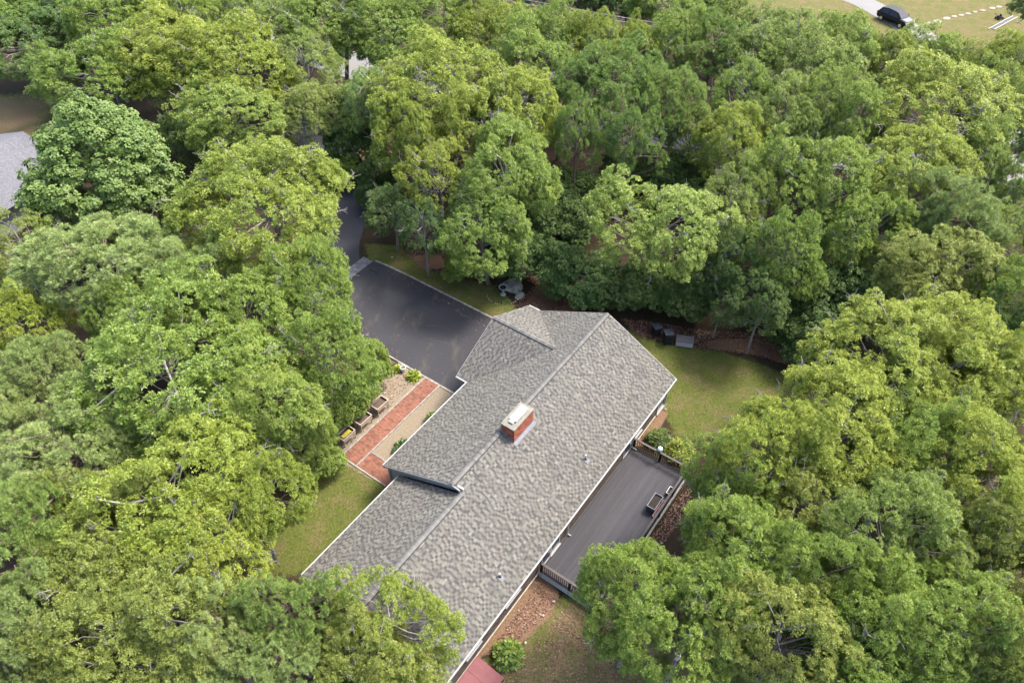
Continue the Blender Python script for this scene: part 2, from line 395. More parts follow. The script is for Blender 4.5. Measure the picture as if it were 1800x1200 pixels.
def scuff(px, c, wd, seed):
    r_ = random.Random(seed); q = MB(); a = un(*px[0])[:2]; b_ = un(*px[1])[:2]; d = (b_ - a); L = np.linalg.norm(d); d = d / L; nn = np.array([-d[1], d[0]]); t = 0
    while t < L:
        l = r_.uniform(.05, .22); w_ = wd * r_.uniform(.25, 1); o_ = nn * r_.uniform(-wd, wd); p = a + d * t + o_; e = p + d * l + nn * r_.uniform(-.02, .02)
        q.add([(*(p - nn * w_ / 2), .016), (*(p + nn * w_ / 2), .016), (*(e + nn * w_ / 3), .016), (*(e - nn * w_ / 3), .016)], [(0, 1, 2, 3)]); t += l * r_.uniform(.5, 1.5)
    q.build('scuff_marks', mat('scuff', c, .9, .3, 20), None, kind='stuff', fix=False)
scuff(((800, 546), (852, 573)), (0.10, 0.085, 0.085), .10, 1); scuff(((776, 572), (824, 602)), (0.060, 0.056, 0.058), .05, 2); scuff(((753, 573), (768, 573)), (0.17, 0.06, 0.022), .07, 3)
scuff(((648, 474), (668, 483)), (0.012, 0.012, 0.013), .10, 4); scuff(((740, 537), (757, 547)), (0.06, 0.06, 0.05), .04, 5); scuff(((715, 563), (752, 573)), (0.055, 0.062, 0.06), .05, 6); scuff(((750, 596), (790, 605)), (0.06, 0.058, 0.045), .12, 7)
# grey stone band across the head of the driveway (each stone its own piece)
band = thing('stone_band', 'strip of grey stones across the driveway where it narrows', 'paving', hw(8.7, -16.5), TH)
for r in range(3):
    u = -0.0
    k = 0
    while u < 7.6:
        L = random.uniform(0.26, 0.36); g = random.uniform(0.75, 1.2)
        b = MB(); b.box(-u - L + 0.012, -u, 0.52 - r * 0.34 - 0.33, 0.52 - r * 0.34, -0.03, 0.026 + random.uniform(0, .006), (g, g, g))
        b.build('stone', M_stonep, band); u += L; k += 1

def cobble_line(b, pts, wd=0.11, z=0.05, step=0.24):
    """row of light cobbles along a polyline given in local coordinates"""
    for a, c in zip(pts[:-1], pts[1:]):
        a = np.array(a, float); c = np.array(c, float); L = np.linalg.norm(c - a); d = (c - a) / L; nn = np.array([-d[1], d[0], 0]); t = 0.0
        while t < L - 0.05:
            s = min(step * random.uniform(0.8, 1.2), L - t); g = random.uniform(0.8, 1.25)
            m_ = a + d * (t + s / 2)
            b.obox((m_[0], m_[1], z / 2 - 0.02 + random.uniform(0, .008)), (*d, 0), nn, (0, 0, 1), s / 2 - 0.008, wd / 2 * random.uniform(.9, 1.1), z / 2 + 0.02, (g, g * 0.98, g * 0.95)); t += s
ed = hthing('granite_kerb', 'pale granite kerb along the far edge of the driveway', 'kerb', 9.1, -4, 0)
b = MB(); cobble_line(b, [(0.0, -3.3), (0.0, 3.0), (-0.02, 8.0), (-0.10, 10.6), (-0.22, 11.9)], 0.16, 0.05); b.build('cobbles', M_granite, ed, kind='stuff')
ed = hthing('granite_kerb', 'pale granite kerb between the driveway and the brick walk', 'kerb', 1.5, -4, 0)
b = MB(); cobble_line(b, [(0.0, -2.6), (0.0, 5.0), (-.2, 8.5)], 0.15, 0.05); b.build('cobbles', M_granite, ed, kind='stuff')

# brick walk: bricks far smaller than ten pixels, joined
walk = hthing('brick_walk', 'red brick walk with pale edging and a short spur to the house', 'walkway', -2.7, -3.5, 0)
b = MB()
def bricks(b, x0, x1, y0, y1):
    i = 0; x = x0
    while x < x1 - 0.02:
        y = y0 - (0.1 if i % 2 else 0)
        while y < y1 - 0.01:
            ya, yb = max(y, y0), min(y + 0.2, y1); g = random.choice((0.72, 0.9, 1.0, 1.0, 1.1, 1.2)); h = random.uniform(-.1, .1)
            if yb - ya > 0.03: b.box(x + .003, min(x + 0.1, x1) - .003, ya + .003, yb - .003, -0.03, 0.032 + random.uniform(0, .004), (g, g * (1 + h), g * (1 + h)))
            y += 0.2
        x += 0.1; i += 1
bricks(b, -4.12, 4.12, -0.58, 0.60)
bricks(b, -4.12, -2.86, -3.3, -0.72)
b.build('bricks', M_brick, walk, kind='stuff')
b = MB()
cobble_line(b, [(4.15, 0.66), (-4.18, 0.66)], 0.1, 0.06); cobble_line(b, [(4.15, -0.65), (-4.18, -0.65)], 0.1, 0.06)
cobble_line(b, [(-4.18, 0.66), (-4.18, -3.2)], 0.1, 0.06); cobble_line(b, [(-2.8, -0.7), (-2.8, -2.9)], 0.1, 0.06)
b.build('edging', M_granite, walk, kind='stuff')
b = MB(); b.box(-4.2, 4.15, -0.66, 0.66, -0.04, 0.015); b.box(-4.2, -2.8, -3.25, -0.67, -0.04, 0.015)
b.build('mortar_bed', mat('mortar_bed', (0.14, 0.10, 0.075), 0.95, 0.2, 20), walk)

# ------------------------------------------------------------------ the house
M_shing = mat('asphalt_shingle', (1, 1, 1), 0.92, 0.10, 2.0, 0.5, 90, spec=0.15, attr=True, c2=(1.0, 1.0, 1.0))
M_side = mat('cedar_shingle_siding', (0.075, 0.056, 0.046), 0.9, 0.3, 5, 0.5, 40, attr=True, stretch=(1, 1, 3))
M_sidew = mat('pale_grey_siding', (0.30, 0.30, 0.305), 0.7, 0.08, 4)
M_found = mat('concrete_foundation', (0.17, 0.16, 0.14), 0.9, 0.2, 4, 0.3, 40)
M_glass = mat('window_glass', (0.03, 0.035, 0.045), 0.06, 0.2, 1, spec=0.6)
M_dark = mat('dark_soffit_void', (0.04, 0.038, 0.036), 0.9)
M_metal = mat('galvanised_metal', (0.55, 0.56, 0.58), 0.4, 0.12, 8, metal=0.7)
M_lead = mat('lead_flashing', (0.125, 0.128, 0.145), 0.6, 0.15, 6)
M_chbrick = mat('chimney_brick', (0.275, 0.085, 0.050), 0.85, 0.2, 8, 0.5, 60, attr=True)
M_mortar = mat('mortar', (0.20, 0.14, 0.11), 0.95, 0.2, 20)
M_cap = mat('pale_chimney_cap', (0.16, 0.152, 0.125), 0.85, 0.22, 4, 0.3, 30)
M_pvc = mat('white_pvc', (0.36, 0.36, 0.36), 0.35, 0.04, 4)
SH = [((0.135, 0.131, 0.112), 4), ((0.120, 0.116, 0.102), 5), ((0.110, 0.106, 0.095), 3), ((0.152, 0.147, 0.129), 1.5)]
SHD = [((0.073, 0.071, 0.066), 5), ((0.060, 0.058, 0.056), 3.5), ((0.084, 0.080, 0.074), 3), ((0.077, 0.067, 0.062), 2), ((0.067, 0.067, 0.070), 1)]
SHC = [c for c, _ in SH]; SHW = [q for _, q in SH]; SDC = [c for c, _ in SHD]; SDW = [q for _, q in SHD]
house = hthing('house', 'single storey house with grey shingle roof and red brick chimney', 'house', 0, 0, 0)
def L3(u, v, z): return np.array([u, -v, z], float)              # house frame -> house local
EXPO = 0.142
def shingle_field(b, o, eu, es, rng, blen, seed):
    rr = random.Random(seed); nrm = np.cross(eu, es); nrm = nrm / np.linalg.norm(nrm)
    if nrm[2] < 0: nrm = -nrm
    i = 0; s = 0.0
    while s < blen - 0.03:
        s1 = min(s + EXPO, blen); r0 = rng(s); r1 = rng(s1)
        a0 = min(r0[0], r1[0]) if False else max(r0[0], 0 * r1[0] + r0[0]); a1 = r0[1]
        x = a0 - rr.uniform(0, 0.2); lite = rr.random() < .5
        while x < a1 - 0.01:
            lite = (not lite) if rr.random() < .86 else lite; wdt = rr.uniform(0.12, 0.24) if lite else rr.uniform(0.08, 0.19); xa, xb = max(x, a0), min(x + wdt, a1); x += wdt
            if xb - xa < 0.02: continue
            run = rr.choices(SHC, SHW)[0] if lite else rr.choices(SDC, SDW)[0]
            g = rr.uniform(0.9, 1.1); col = tuple(q * g for q in run); t = rr.choice((0.010, 0.014, 0.020))
            # upper corners follow the field's own edge (valleys and rakes)
            ua = max(xa, min(xb, r1[0])) if xa <= a0 + 1e-6 else xa
            ub = min(xb, max(xa, r1[1])) if xb >= a1 - 1e-6 else xb
            p = [o + eu * xa + es * (s - 0.004) + nrm * t, o + eu * xb + es * (s - 0.004) + nrm * t, o + eu * ub + es * s1 + nrm * 0.003, o + eu * ua + es * s1 + nrm * 0.003,
                 o + eu * xa + es * (s - 0.004) - nrm * 0.004, o + eu * xb + es * (s - 0.004) - nrm * 0.004]
            b.add([tuple(q) for q in p], [(0, 1, 2, 3), (4, 5, 1, 0), (0, 3, 4), (1, 5, 2)], col)
        s = s1; i += 1
ZN, ZS = 2.6, 2.5
U_NE, U_SW, U_ST = 9.6, -14.7, -6.95
RV, RZ = 5.45, 5.40            # main ridge
SV, SVZ = 11.0, ZS             # south eave
sS = (RZ - ZS) / (SV - RV)
RV2 = 6.10; RZ2 = ZS + sS * (SV - RV2)   # lower ridge on the same south plane
EV, EU0, EU1, EZ = -0.92, 1.19, 9.6, 4.75      # ell
EUR = (EU0 + EU1) / 2
def plane(name, o, eu, es, rng, blen, deck_pts, seed):
    nrm = np.cross(eu, es); nrm = nrm / np.linalg.norm(nrm); nrm = nrm if nrm[2] > 0 else -nrm
    d = MB(); d.slab([p - nrm * 0.004 for p in deck_pts], -nrm * 0.12); pl = d.build(name, M_dark, house)
    b = MB(); shingle_field(b, o, eu, es, rng, blen, seed)
    b.build('shingles', M_shing, pl, kind='stuff', fix=False); return pl
def unit(x): return x / np.linalg.norm(x)
eU = np.array([1., 0, 0])
# main, north slope
es = L3(0, RV, RZ) - L3(0, 0, ZN); bl = np.linalg.norm(es); es = es / bl
plane('roof_slope', L3(0, 0, ZN), eU, es, lambda s: (U_ST, U_NE), bl, [L3(U_ST, 0, ZN), L3(U_NE, 0, ZN), L3(U_NE, RV, RZ), L3(U_ST, RV, RZ)], 1)
# lower south-west part, north slope
es2 = L3(0, RV2, RZ2) - L3(0, 1.27, ZN); bl2 = np.linalg.norm(es2); es2 = es2 / bl2
plane('roof_slope', L3(0, 1.27, ZN), eU, es2, lambda s: (U_SW, U_ST), bl2, [L3(U_SW, 1.27, ZN), L3(U_ST, 1.27, ZN), L3(U_ST, RV2, RZ2), L3(U_SW, RV2, RZ2)], 2)
# south slope, one continuous plane
es3 = L3(0, RV, RZ) - L3(0, SV, ZS); bl3 = np.linalg.norm(es3); es3 = es3 / bl3
sm = bl3 * (SV - RV2) / (SV - RV)
plane('roof_slope', L3(0, SV, ZS), eU, es3, lambda s: (U_SW if s < sm - 0.02 else U_ST, U_NE), bl3,
      [L3(U_SW, SV, ZS), L3(U_NE, SV, ZS), L3(U_NE, RV, RZ), L3(U_ST, RV, RZ), L3(U_ST, RV2, RZ2), L3(U_SW, RV2, RZ2)], 3)
# garage ell
vN = (EZ - ZN) / ((RZ - ZN) / RV)            # where its ridge meets the main slope
eV = np.array([0, -1., 0])                    # +v
for (ue, sg, sd_) in ((EU0, 1, 4), (EU1, -1, 5)):
    e = L3(EUR, 0, EZ) - L3(ue, 0, ZN); bl = np.linalg.norm(e); e = e / bl
    plane('roof_slope', L3(ue, 0, ZN), eV, e, (lambda bl: (lambda s: (EV, 0.02 + vN * s / bl)))(bl), bl,
          [L3(ue, EV, ZN), L3(ue, 0.0, ZN), L3(EUR, vN, EZ), L3(EUR, EV, EZ)], sd_)
M_vent = mat('black_ridge_vent', (0.022, 0.022, 0.023), 0.8)
# ridge caps, one piece each
def caps(p0, p1, sa, sb, skip=None):
    """p0->p1 along the ridge; sa, sb: unit down-slope directions on the two sides"""
    d = p1 - p0; L = np.linalg.norm(d); d = d / L; t = 0.0; me_c = {}
    while t < L - 0.05:
        s = min(0.145, L - t)
        m_ = t + s / 2
        if not (skip and skip[0] < m_ < skip[1]):
            key = random.randrange(6)
            a = p0 + d * t
            if key not in me_c:
                wv = 0.165; g = random.uniform(0.8, 1.2); c = tuple(q * g for q in random.choice(((.14, .136, .125), (.118, .115, .108), (.13, .127, .12))))
                q = MB(); up = np.array([0, 0, 1.])
                vs = []
                for tt, lift in ((-0.01, 0.034), (0.145, 0.018)):
                    for e_, l2 in ((sa, 0.0), (None, 0.012), (sb, 0.0)):
                        pt = d * tt + up * (lift + l2) + (e_ * wv if e_ is not None else 0)
                        vs.append(tuple(pt))
                q.add(vs + [tuple(np.array(v) - up * 0.035) for v in vs[:3]], [(0, 1, 4, 3), (1, 2, 5, 4), (6, 7, 1, 0), (7, 8, 2, 1)], c)
                me = q.mesh('ridge_cap', False); me.materials.append(M_shing); me_c[key] = me
            o = link('ridge_cap', me_c[key], house); o.location = tuple(a + np.array([0, 0, .03]))
        t += s
    segs = [(0, L)] if not skip else [(0, skip[0]), (skip[1], L)]
    for t0, t1 in segs:
        q = MB()
        for e_ in (sa, sb):
            q.slab([tuple(p0 + d * t0), tuple(p0 + d * t1), tuple(p0 + d * t1 + e_ * .20), tuple(p0 + d * t0 + e_ * .20)], (0, 0, .042))
        q.build('ridge_vent', M_vent, house)
dnN = unit(L3(0, 0, ZN) - L3(0, RV, RZ)); dnS = unit(L3(0, SV, ZS) - L3(0, RV, RZ))
caps(L3(U_ST, RV, RZ), L3(U_NE, RV, RZ), dnN, dnS, (4.4, 6.6))
caps(L3(U_SW, RV2, RZ2), L3(U_ST, RV2, RZ2), dnN, dnS)
caps(L3(EUR, EV, EZ), L3(EUR, vN - 0.2, EZ), unit(L3(EU0, 0, ZN) - L3(EUR, 0, EZ)), unit(L3(EU1, 0, ZN) - L3(EUR, 0, EZ)))
# trim: fascia, rake boards, gutters
def trim(name, a, bb, w_, h_, m=M_white):
    q = MB(); q.bar(a, bb, w_, h_); q.build(name, m, house)
dz = np.array([0, 0, -0.09])
trim('gutter', L3(U_ST, -0.05, ZN - 0.05), L3(EU0 + 0.05, -0.05, ZN - 0.05), 0.075, 0.09)
trim('gutter', L3(U_SW, 1.22, ZN - 0.05), L3(U_ST - 0.02, 1.22, ZN - 0.05), 0.075, 0.09)
trim('gutter', L3(U_SW, SV + 0.05, ZS - 0.05), L3(U_NE, SV + 0.05, ZS - 0.05), 0.075, 0.09)
for x in (U_NE + 0.02,):
    trim('rake_board', L3(x, 0, ZN) + dz, L3(x, RV, RZ) + dz, 0.03, 0.14); trim('rake_board', L3(x, SV, ZS) + dz, L3(x, RV, RZ) + dz, 0.03, 0.14)
x = U_SW - 0.02
trim('rake_board', L3(x, 1.27, ZN) + dz, L3(x, RV2, RZ2) + dz, 0.03, 0.14); trim('rake_board', L3(x, SV, ZS) + dz, L3(x, RV2, RZ2) + dz, 0.03, 0.14)
x = U_ST - 0.02
trim('rake_board', L3(x, 0, ZN) + dz, L3(x, RV, RZ) + dz, 0.03, 0.14); trim('rake_board', L3(x, RV2 - 0.05, RZ2 + .33) + dz, L3(x, RV, RZ) + dz, 0.04, 0.15)
for u_ in (EU0, EU1):
    trim('rake_board', L3(u_, EV - 0.02, ZN) + dz, L3(EUR, EV - 0.02, EZ) + dz, 0.03, 0.14)
trim('gutter', L3(EU0 - 0.05, EV, ZN - 0.05), L3(EU0 - 0.05, 0.02, ZN - 0.05), 0.1, 0.10)
trim('gutter', L3(EU1 + 0.05, EV, ZN - 0.05), L3(EU1 + 0.05, 0.02, ZN - 0.05), 0.1, 0.10)

# walls with lapped courses
def wall(a, b_, z0, z1, out, m, gable=None, colr=None, top=None):
    """wall from a to b_ (u,v); out = outward (u,v); gable = (u,v,z) apex"""
    a3 = L3(*a, 0); b3 = L3(*b_, 0); o3 = L3(*out, 0)
    d = unit(b3 - a3); L = np.linalg.norm(b3 - a3)
    pts = [a3 + [0, 0, z0], b3 + [0, 0, z0], b3 + [0, 0, z1]]
    if gable is not None: pts.append(L3(*gable))
    pts.append(a3 + [0, 0, z1])
    q = MB(); q.slab(pts, -o3 * 0.14); wl = q.build('wall', m, house)
    q = MB(); z = z0 + 0.02; zt = gable[2] if gable is not None else z1
    ga = None
    if gable is not None:
        g3 = L3(*gable); tg = (g3 - a3) @ d
    while z < zt - 0.05:
        h = min(0.14, zt - z)
        if z < z1 or gable is None: t0, t1 = 0.0, L
        else:
            k = (z + h - z1) / (zt - z1); t0, t1 = tg * k, L - (L - tg) * k
        if gable is not None and z < z1 < z + h:
            k = (z + h - z1) / (zt - z1); t0, t1 = tg * k, L - (L - tg) * k
        x = t0 - random.uniform(0, .3)
        while x < t1 - 0.02:
            wd = random.uniform(0.1, 0.22) * (1 if m is M_side else 14); xa, xb = max(x, t0), min(x + wd, t1); x += wd
            if xb - xa < 0.015: continue
            g = random.uniform(0.7, 1.35) if m is M_side else 1.0
            p0 = a3 + d * (xa + .003) + [0, 0, z]; p1 = a3 + d * (xb - .003) + [0, 0, z]
            q.add([tuple(p0 + o3 * 0.022), tuple(p1 + o3 * 0.022), tuple(p1 + o3 * 0.006 + [0, 0, h]), tuple(p0 + o3 * 0.006 + [0, 0, h]), tuple(p0), tuple(p1)],
                  [(0, 1, 2, 3), (4, 5, 1, 0)], (g, g, g))
        z += h
    q.build('siding_courses', m, wl, kind='stuff', fix=False)
    return wl
NE, SW, ST, VS = 9.35, -14.45, -6.78, 10.65
zf = -0.12
wall((SW, VS), (NE, VS), zf, 2.45, (0, 1), M_side)
wall((NE, 0.3), (NE, VS), zf, 2.62, (1, 0), M_side, (NE, RV, RZ - 0.13))
wall((SW, 1.55), (SW, VS), zf, 2.58, (-1, 0), M_side, (SW, RV2, RZ2 - 0.13))
wall((ST, 0.3), (1.45, 0.3), zf, 2.5, (0, -1), M_sidew)
wall((SW, 1.55), (ST, 1.55), zf, 2.5, (0, -1), M_side)
wall((1.45, -0.65), (NE, -0.65), zf, 2.58, (0, -1), M_sidew, (EUR, -0.65, EZ - 0.14))
wall((1.45, -0.65), (1.45, 0.3), zf, 2.5, (-1, 0), M_sidew)
wall((NE, -0.65), (NE, 0.3), zf, 2.5, (1, 0), M_sidew)
# gable sliver where the higher roof steps above the lower one
q = MB(); q.slab([L3(ST, 0.3, 0.0), L3(ST, 1.55, 0.0), L3(ST, 1.6, 2.6), L3(ST, RV2, RZ2 - .05), L3(ST, RV2, RZ2 + 0.2), L3(ST, RV, RZ - 0.13), L3(ST, 0.3, 2.62)], (0.12, 0, 0)); q.build('step_gable', M_sidew, house)
q = MB()
for x0, x1, v0, v1 in ((SW + .06, NE - .06, 1.7, VS - 0.05),):
    q.box(x0, x1, -v1, -v0, -1.0, zf + 0.01)
q.box(ST + .06, NE - 0.06, -1.68, 0.58, -0.6, zf + 0.005)
q.build('foundation', M_found, house)
q = MB(); q.bar(L3(SW + .06, VS + 0.03, zf - 0.02), L3(NE - .06, VS + 0.03, zf - 0.02), 0.10, 0.05); q.build('sill_ledge', mat('ledge_board', (0.33, 0.29, 0.23), 0.8), house)
# openings on the deck side
M_navy = mat('navy_door_paint', (0.018, 0.022, 0.045), 0.35, 0.1, 4)
def opening(name, u0, u1, z0, z1, v=VS + 0.035, sash=1, door=False):
    t = 0.075
    q = MB()
    q.box(u0, u1, -v - 0.03, -v + 0.02, z1 - t, z1); q.box(u0, u1, -v - 0.045, -v + 0.02, z0, z0 + t)
    q.box(u0, u0 + t, -v - 0.03, -v + 0.02, z0 + t, z1 - t); q.box(u1 - t, u1, -v - 0.03, -v + 0.02, z0 + t, z1 - t)
    fr = q.build(name, M_white, house)
    n = sash
    for i in range(n):
        a = u0 + t + (u1 - u0 - 2 * t) * i / n; c = u0 + t + (u1 - u0 - 2 * t) * (i + 1) / n
        p = MB(); p.box(a + 0.02, c - 0.02, -v - 0.006, -v + 0.012, z0 + t, z1 - t); p.build('panel' if door else 'pane', M_navy if door else M_glass, fr)
        if not door:
            p = MB(); p.box(a + 0.02, c - 0.02, -v - 0.022, -v - 0.006, (z0 + z1) / 2 - .02, (z0 + z1) / 2 + .02)
            if i: p.box(a - 0.02, a + 0.02, -v - 0.024, -v - 0.004, z0 + t, z1 - t)
            p.build('sash_bar', M_white, fr)
    if not door:
        p = MB(); p.box(u0 - 0.05, u1 + 0.05, -v - 0.11, -v - 0.0, z0 - 0.05, z0 - 0.002); p.build('window_sill', M_white, fr)
    else:
        p = MB(); p.tube([(u1 - 0.22, -v - 0.03, 1.0), (u1 - 0.22, -v - 0.08, 1.0), (u1 - 0.34, -v - 0.08, 1.0)], 0.014, 6); p.build('door_handle', M_metal, fr)
opening('window', 8.15, 9.2, -0.02, 1.85, sash=1)
opening('window', 4.95, 5.85, 0.72, 1.9, sash=1)
opening('door', 3.55, 4.55, 0.04, 2.15, door=True)
opening('window', -4.8, -3.85, 0.10, 2.1, sash=1)
opening('door', -5.75, -4.82, 0.02, 2.15, door=True)
opening('window', -12.6, -11.4, 0.98, 2.0, sash=2)
opening('window', -9.2, -7.9, 1.05, 2.0, sash=2)
# garage doors and front door face away from the camera
for u0 in (2.1, 5.7):
    q = MB(); q.box(u0, u0 + 2.9, 0.66, 0.70, 0.02, 2.2); gd = q.build('garage_door', M_white, house)
    for r in range(4):
        for c in range(4):
            q = MB(); q.box(u0 + 0.1 + c * 0.69, u0 + 0.72 + c * 0.69, 0.70, 0.725, 0.1 + r * 0.53, 0.5 + r * 0.53); q.build('panel', M_white, gd)
q = MB(); q.box(-6.55, -5.55, -0.30, -0.25, 0.05, 2.15); fd = q.build('front_door', mat('door_green_black', (0.03, 0.035, 0.035), 0.4), house)
q = MB(); q.tube([(-5.72, -0.25, 1), (-5.72, -0.19, 1), (-5.85, -0.19, 1)], 0.014, 6); q.build('door_handle', M_metal, fd)
q = MB(); q.box(ST - 0.02, ST + 0.14, -0.30, -0.17, 0.0, 2.45); q.box(1.33, 1.47, 0.56, 0.7, 0, 2.5); q.build('corner_board', M_white, house)
# downspouts
def downspout(u, foot=0.0, side=0.35):
    q = MB(); q.tube([(u, -SV - 0.05, ZS - 0.08), (u, -SV - 0.03, ZS - 0.25), (u, -VS - 0.10, ZS - 0.65), (u, -VS - 0.09, foot + 0.22), (u, -VS - 0.16, foot + 0.1), (u, -VS - side, foot + 0.05)], 0.042, 6)
    q.build('downspout', M_white, house)
downspout(9.25, -0.5); downspout(4.68, 0.02, 0.45); downspout(-3.05, 0.02)
# chimney
ch = MB(); CU0, CU1, CV0, CV1, CZ = -2.42, -0.50, 5.48, 6.38, 6.02
ch.box(CU0 + .012, CU1 - .012, -CV1 + .012, -CV0 - .012, 4.3, CZ - .02); chim = ch.build('chimney', M_mortar, house)
q = MB(); z = 4.5; row = 0
while z < CZ - 0.05:
    h = 0.063
    for (p0, p1, axis_) in ((CU0, CU1, 0), (CV0, CV1, 1)):
        x = p0 - (0.1 if row % 2 else 0)
        while x < p1 - .01:
            xa, xb = max(x, p0) + .005, min(x + 0.203, p1) - .005; x += 0.203
            if xb - xa < 0.03: continue
            g = random.choice((0.6, 0.8, 1.0, 1.0, 1.15, 1.3)); c = (g, g * random.uniform(.85, 1.15), g * random.uniform(.85, 1.2))
            if axis_ == 0:
                q.box(xa, xb, -CV1 - .004, -CV1 + .06, z, z + h, c); q.box(xa, xb, -CV0 - .06, -CV0 + .004, z, z + h, c)
            else:
                q.box(CU0 - .004, CU0 + .06, -xb, -xa, z, z + h, c); q.box(CU1 - .06, CU1 + .004, -xb, -xa, z, z + h, c)
    z += 0.073; row += 1
q.build('bricks', M_chbrick, chim, kind='stuff', fix=False)
q = MB(); q.slab([(CU0 - .03, -CV1 - .03, CZ), (CU1 + .03, -CV1 - .03, CZ), (CU1 + .03, -CV0 + .03, CZ), (CU0 - .03, -CV0 + .03, CZ)], (0, 0, 0.07)); q.build('chimney_crown', M_cap, chim)
q = MB(); q.box(CU0 + 0.5, CU1 - 0.22, -CV1 + .2, -CV0 - .2, CZ + 0.16, CZ + 0.2); q.box(CU0 + 0.28, CU0 + 0.52, -CV1 + .3, -CV0 - .3, CZ + 0.14, CZ + 0.185)
q.box(CU0 + .62, CU0 + .9, -CV1 + .22, -CV0 - .22, CZ + .07, CZ + .16); q.box(CU1 - .7, CU1 - .4, -CV1 + .22, -CV0 - .22, CZ + .07, CZ + .16); q.build('flue_cover', mat('white_flue_cover', (0.36, 0.352, 0.32), 0.6, 0.08, 5), chim)
zz = lambda v: ZS + sS * (SV - v)
q = MB(); q.slab([(CU0 - .1, -CV1, zz(CV1) + .04), (CU1 + .1, -CV1, zz(CV1) + .04), (CU1 + .1, -CV1 - .2, zz(CV1 + .2) + .03), (CU0 - .1, -CV1 - .2, zz(CV1 + .2) + .03)], (0, 0, 0.015))
q.box(CU0 - 0.012, CU1 + .012, -CV1 - .014, -CV1 + .02, zz(CV1), zz(CV1) + 0.13)
for k in range(4):
    vv = CV1 - k * 0.23
    q.box(CU0 - 0.015, CU0 + .02, -vv, -vv + .225, zz(vv) - .02, zz(vv) + 0.2); q.box(CU1 - .02, CU1 + 0.015, -vv, -vv + .225, zz(vv) - .02, zz(vv) + 0.2)
q.build('flashing', M_lead, chim)
for (uu, vv, hh) in ((0.15, 9.75, 0.42), (-8.75, 10.0, 0.32)):
    q = MB(); q.tube([(uu, -vv, zz(vv) - 0.05), (uu, -vv, zz(vv) + hh)], 0.055, 10); vp = q.build('vent_pipe', M_pvc, house)
    q = MB(); q.slab([(uu - .14, -vv + .1, zz(vv - .1) + .026), (uu + .14, -vv + .1, zz(vv - .1) + .026), (uu + .14, -vv - .26, zz(vv + .26) + .026), (uu - .14, -vv - .26, zz(vv + .26) + .026)], (0, 0, .008)); q.build('pipe_flashing', M_lead, vp)
    q = MB(); q.tube([(uu, -vv, zz(vv)), (uu, -vv, zz(vv) + .12)], [0.10, 0.06], 10); q.build('rubber_boot', mat('rubber_boot', (0.03, 0.03, 0.03), 0.7), vp)

# ------------------------------------------------------------------ deck
M_deck = mat('composite_decking', (0.034, 0.032, 0.038), 0.65, 0.16, 3, 0.25, 60, stretch=(0.3, 6, 6), attr=True)
M_rail = mat('brown_stained_rail', (0.055, 0.027, 0.020), 0.7, 0.25, 6, 0.2, 40, attr=True)
M_railtop = mat('weathered_rail_top', (0.075, 0.064, 0.061), 0.75, 0.2, 6, 0.2, 40)
M_black = mat('black_metal', (0.015, 0.014, 0.015), 0.5, 0.2, 6)
M_lat = mat('white_lattice', (0.42, 0.42, 0.40), 0.7, 0.1, 6)
DU0, DU1, DV0, DV1 = -5.95, 4.85, VS + 0.06, 14.62
deck = hthing('deck', 'dark grey plank deck with brown railings behind the house', 'deck', 0, 0, 0)
nb = 28; bw = (DV1 - DV0) / nb
for i in range(nb):
    g = random.uniform(0.78, 1.25); cut = random.uniform(-3, 2.5); c = (g, g, g * random.uniform(.98, 1.04)); z = 0.0 + random.uniform(-.002, .002)
    q = MB(); q.box(DU0, cut - .004, -(DV0 + (i + 1) * bw) + .020, -(DV0 + i * bw), -0.03, z, c); q.build('deck_board', M_deck, deck)
    g = g * random.uniform(.93, 1.07)
    q = MB(); q.box(cut, DU1, -(DV0 + (i + 1) * bw) + .020, -(DV0 + i * bw), -0.03, z + .001, (g, g, g)); q.build('deck_board', M_deck, deck)
q = MB(); q.box(DU0 + .02, DU1 - .02, -DV1 + .02, -DV0, -0.24, -0.035); q.build('deck_frame', M_black, deck)
RH = 0.92
def railing(a, c, nbal, skip_first=False):
    a = np.array(a, float); c = np.array(c, float); d = unit(c - a); L = np.linalg.norm(c - a)
    q = MB(); q.bar((*a, RH), (*c, RH), 0.14, 0.035); q.build('top_rail', M_railtop, deck)
    q = MB(); q.bar((*a, RH - .07), (*c, RH - .07), 0.045, 0.09); q.bar((*a, 0.1), (*c, 0.1), 0.045, 0.08); q.build('rail_beam', M_rail, deck)
    g0 = MB(); g0.box(-.019, .019, -.019, .019, 0.1, RH - .06, (1, 1, 1)); me = g0.mesh('baluster'); me.materials.append(M_rail)
    nn = np.array([-d[1], d[0]])
    for i in range(nbal):
        p = a + d * L * (i + 0.5) / nbal + nn * 0.04
        o = link('baluster', me, deck); o.location = (p[0], p[1], 0); o.rotation_euler = (0, 0, math.atan2(d[1], d[0]))
    npst = max(2, int(round(L / 1.9)) + 1)
    for i in range(npst):
        p = a + d * L * i / (npst - 1); q = MB(); q.box(p[0] - .05, p[0] + .05, p[1] - .05, p[1] + .05, -0.6, RH - .02); q.build('post', M_rail, deck)
railing((DU1 - .05, -DV0 - 0.1), (DU1 - .05, -DV1 + .05), 28)
railing((DU0 + .05, -DV0 - 0.1), (DU0 + .05, -DV1 + .05), 28)
railing((DU0 + .05, -DV1 + .05), (DU1 - .05, -DV1 + .05), 78)
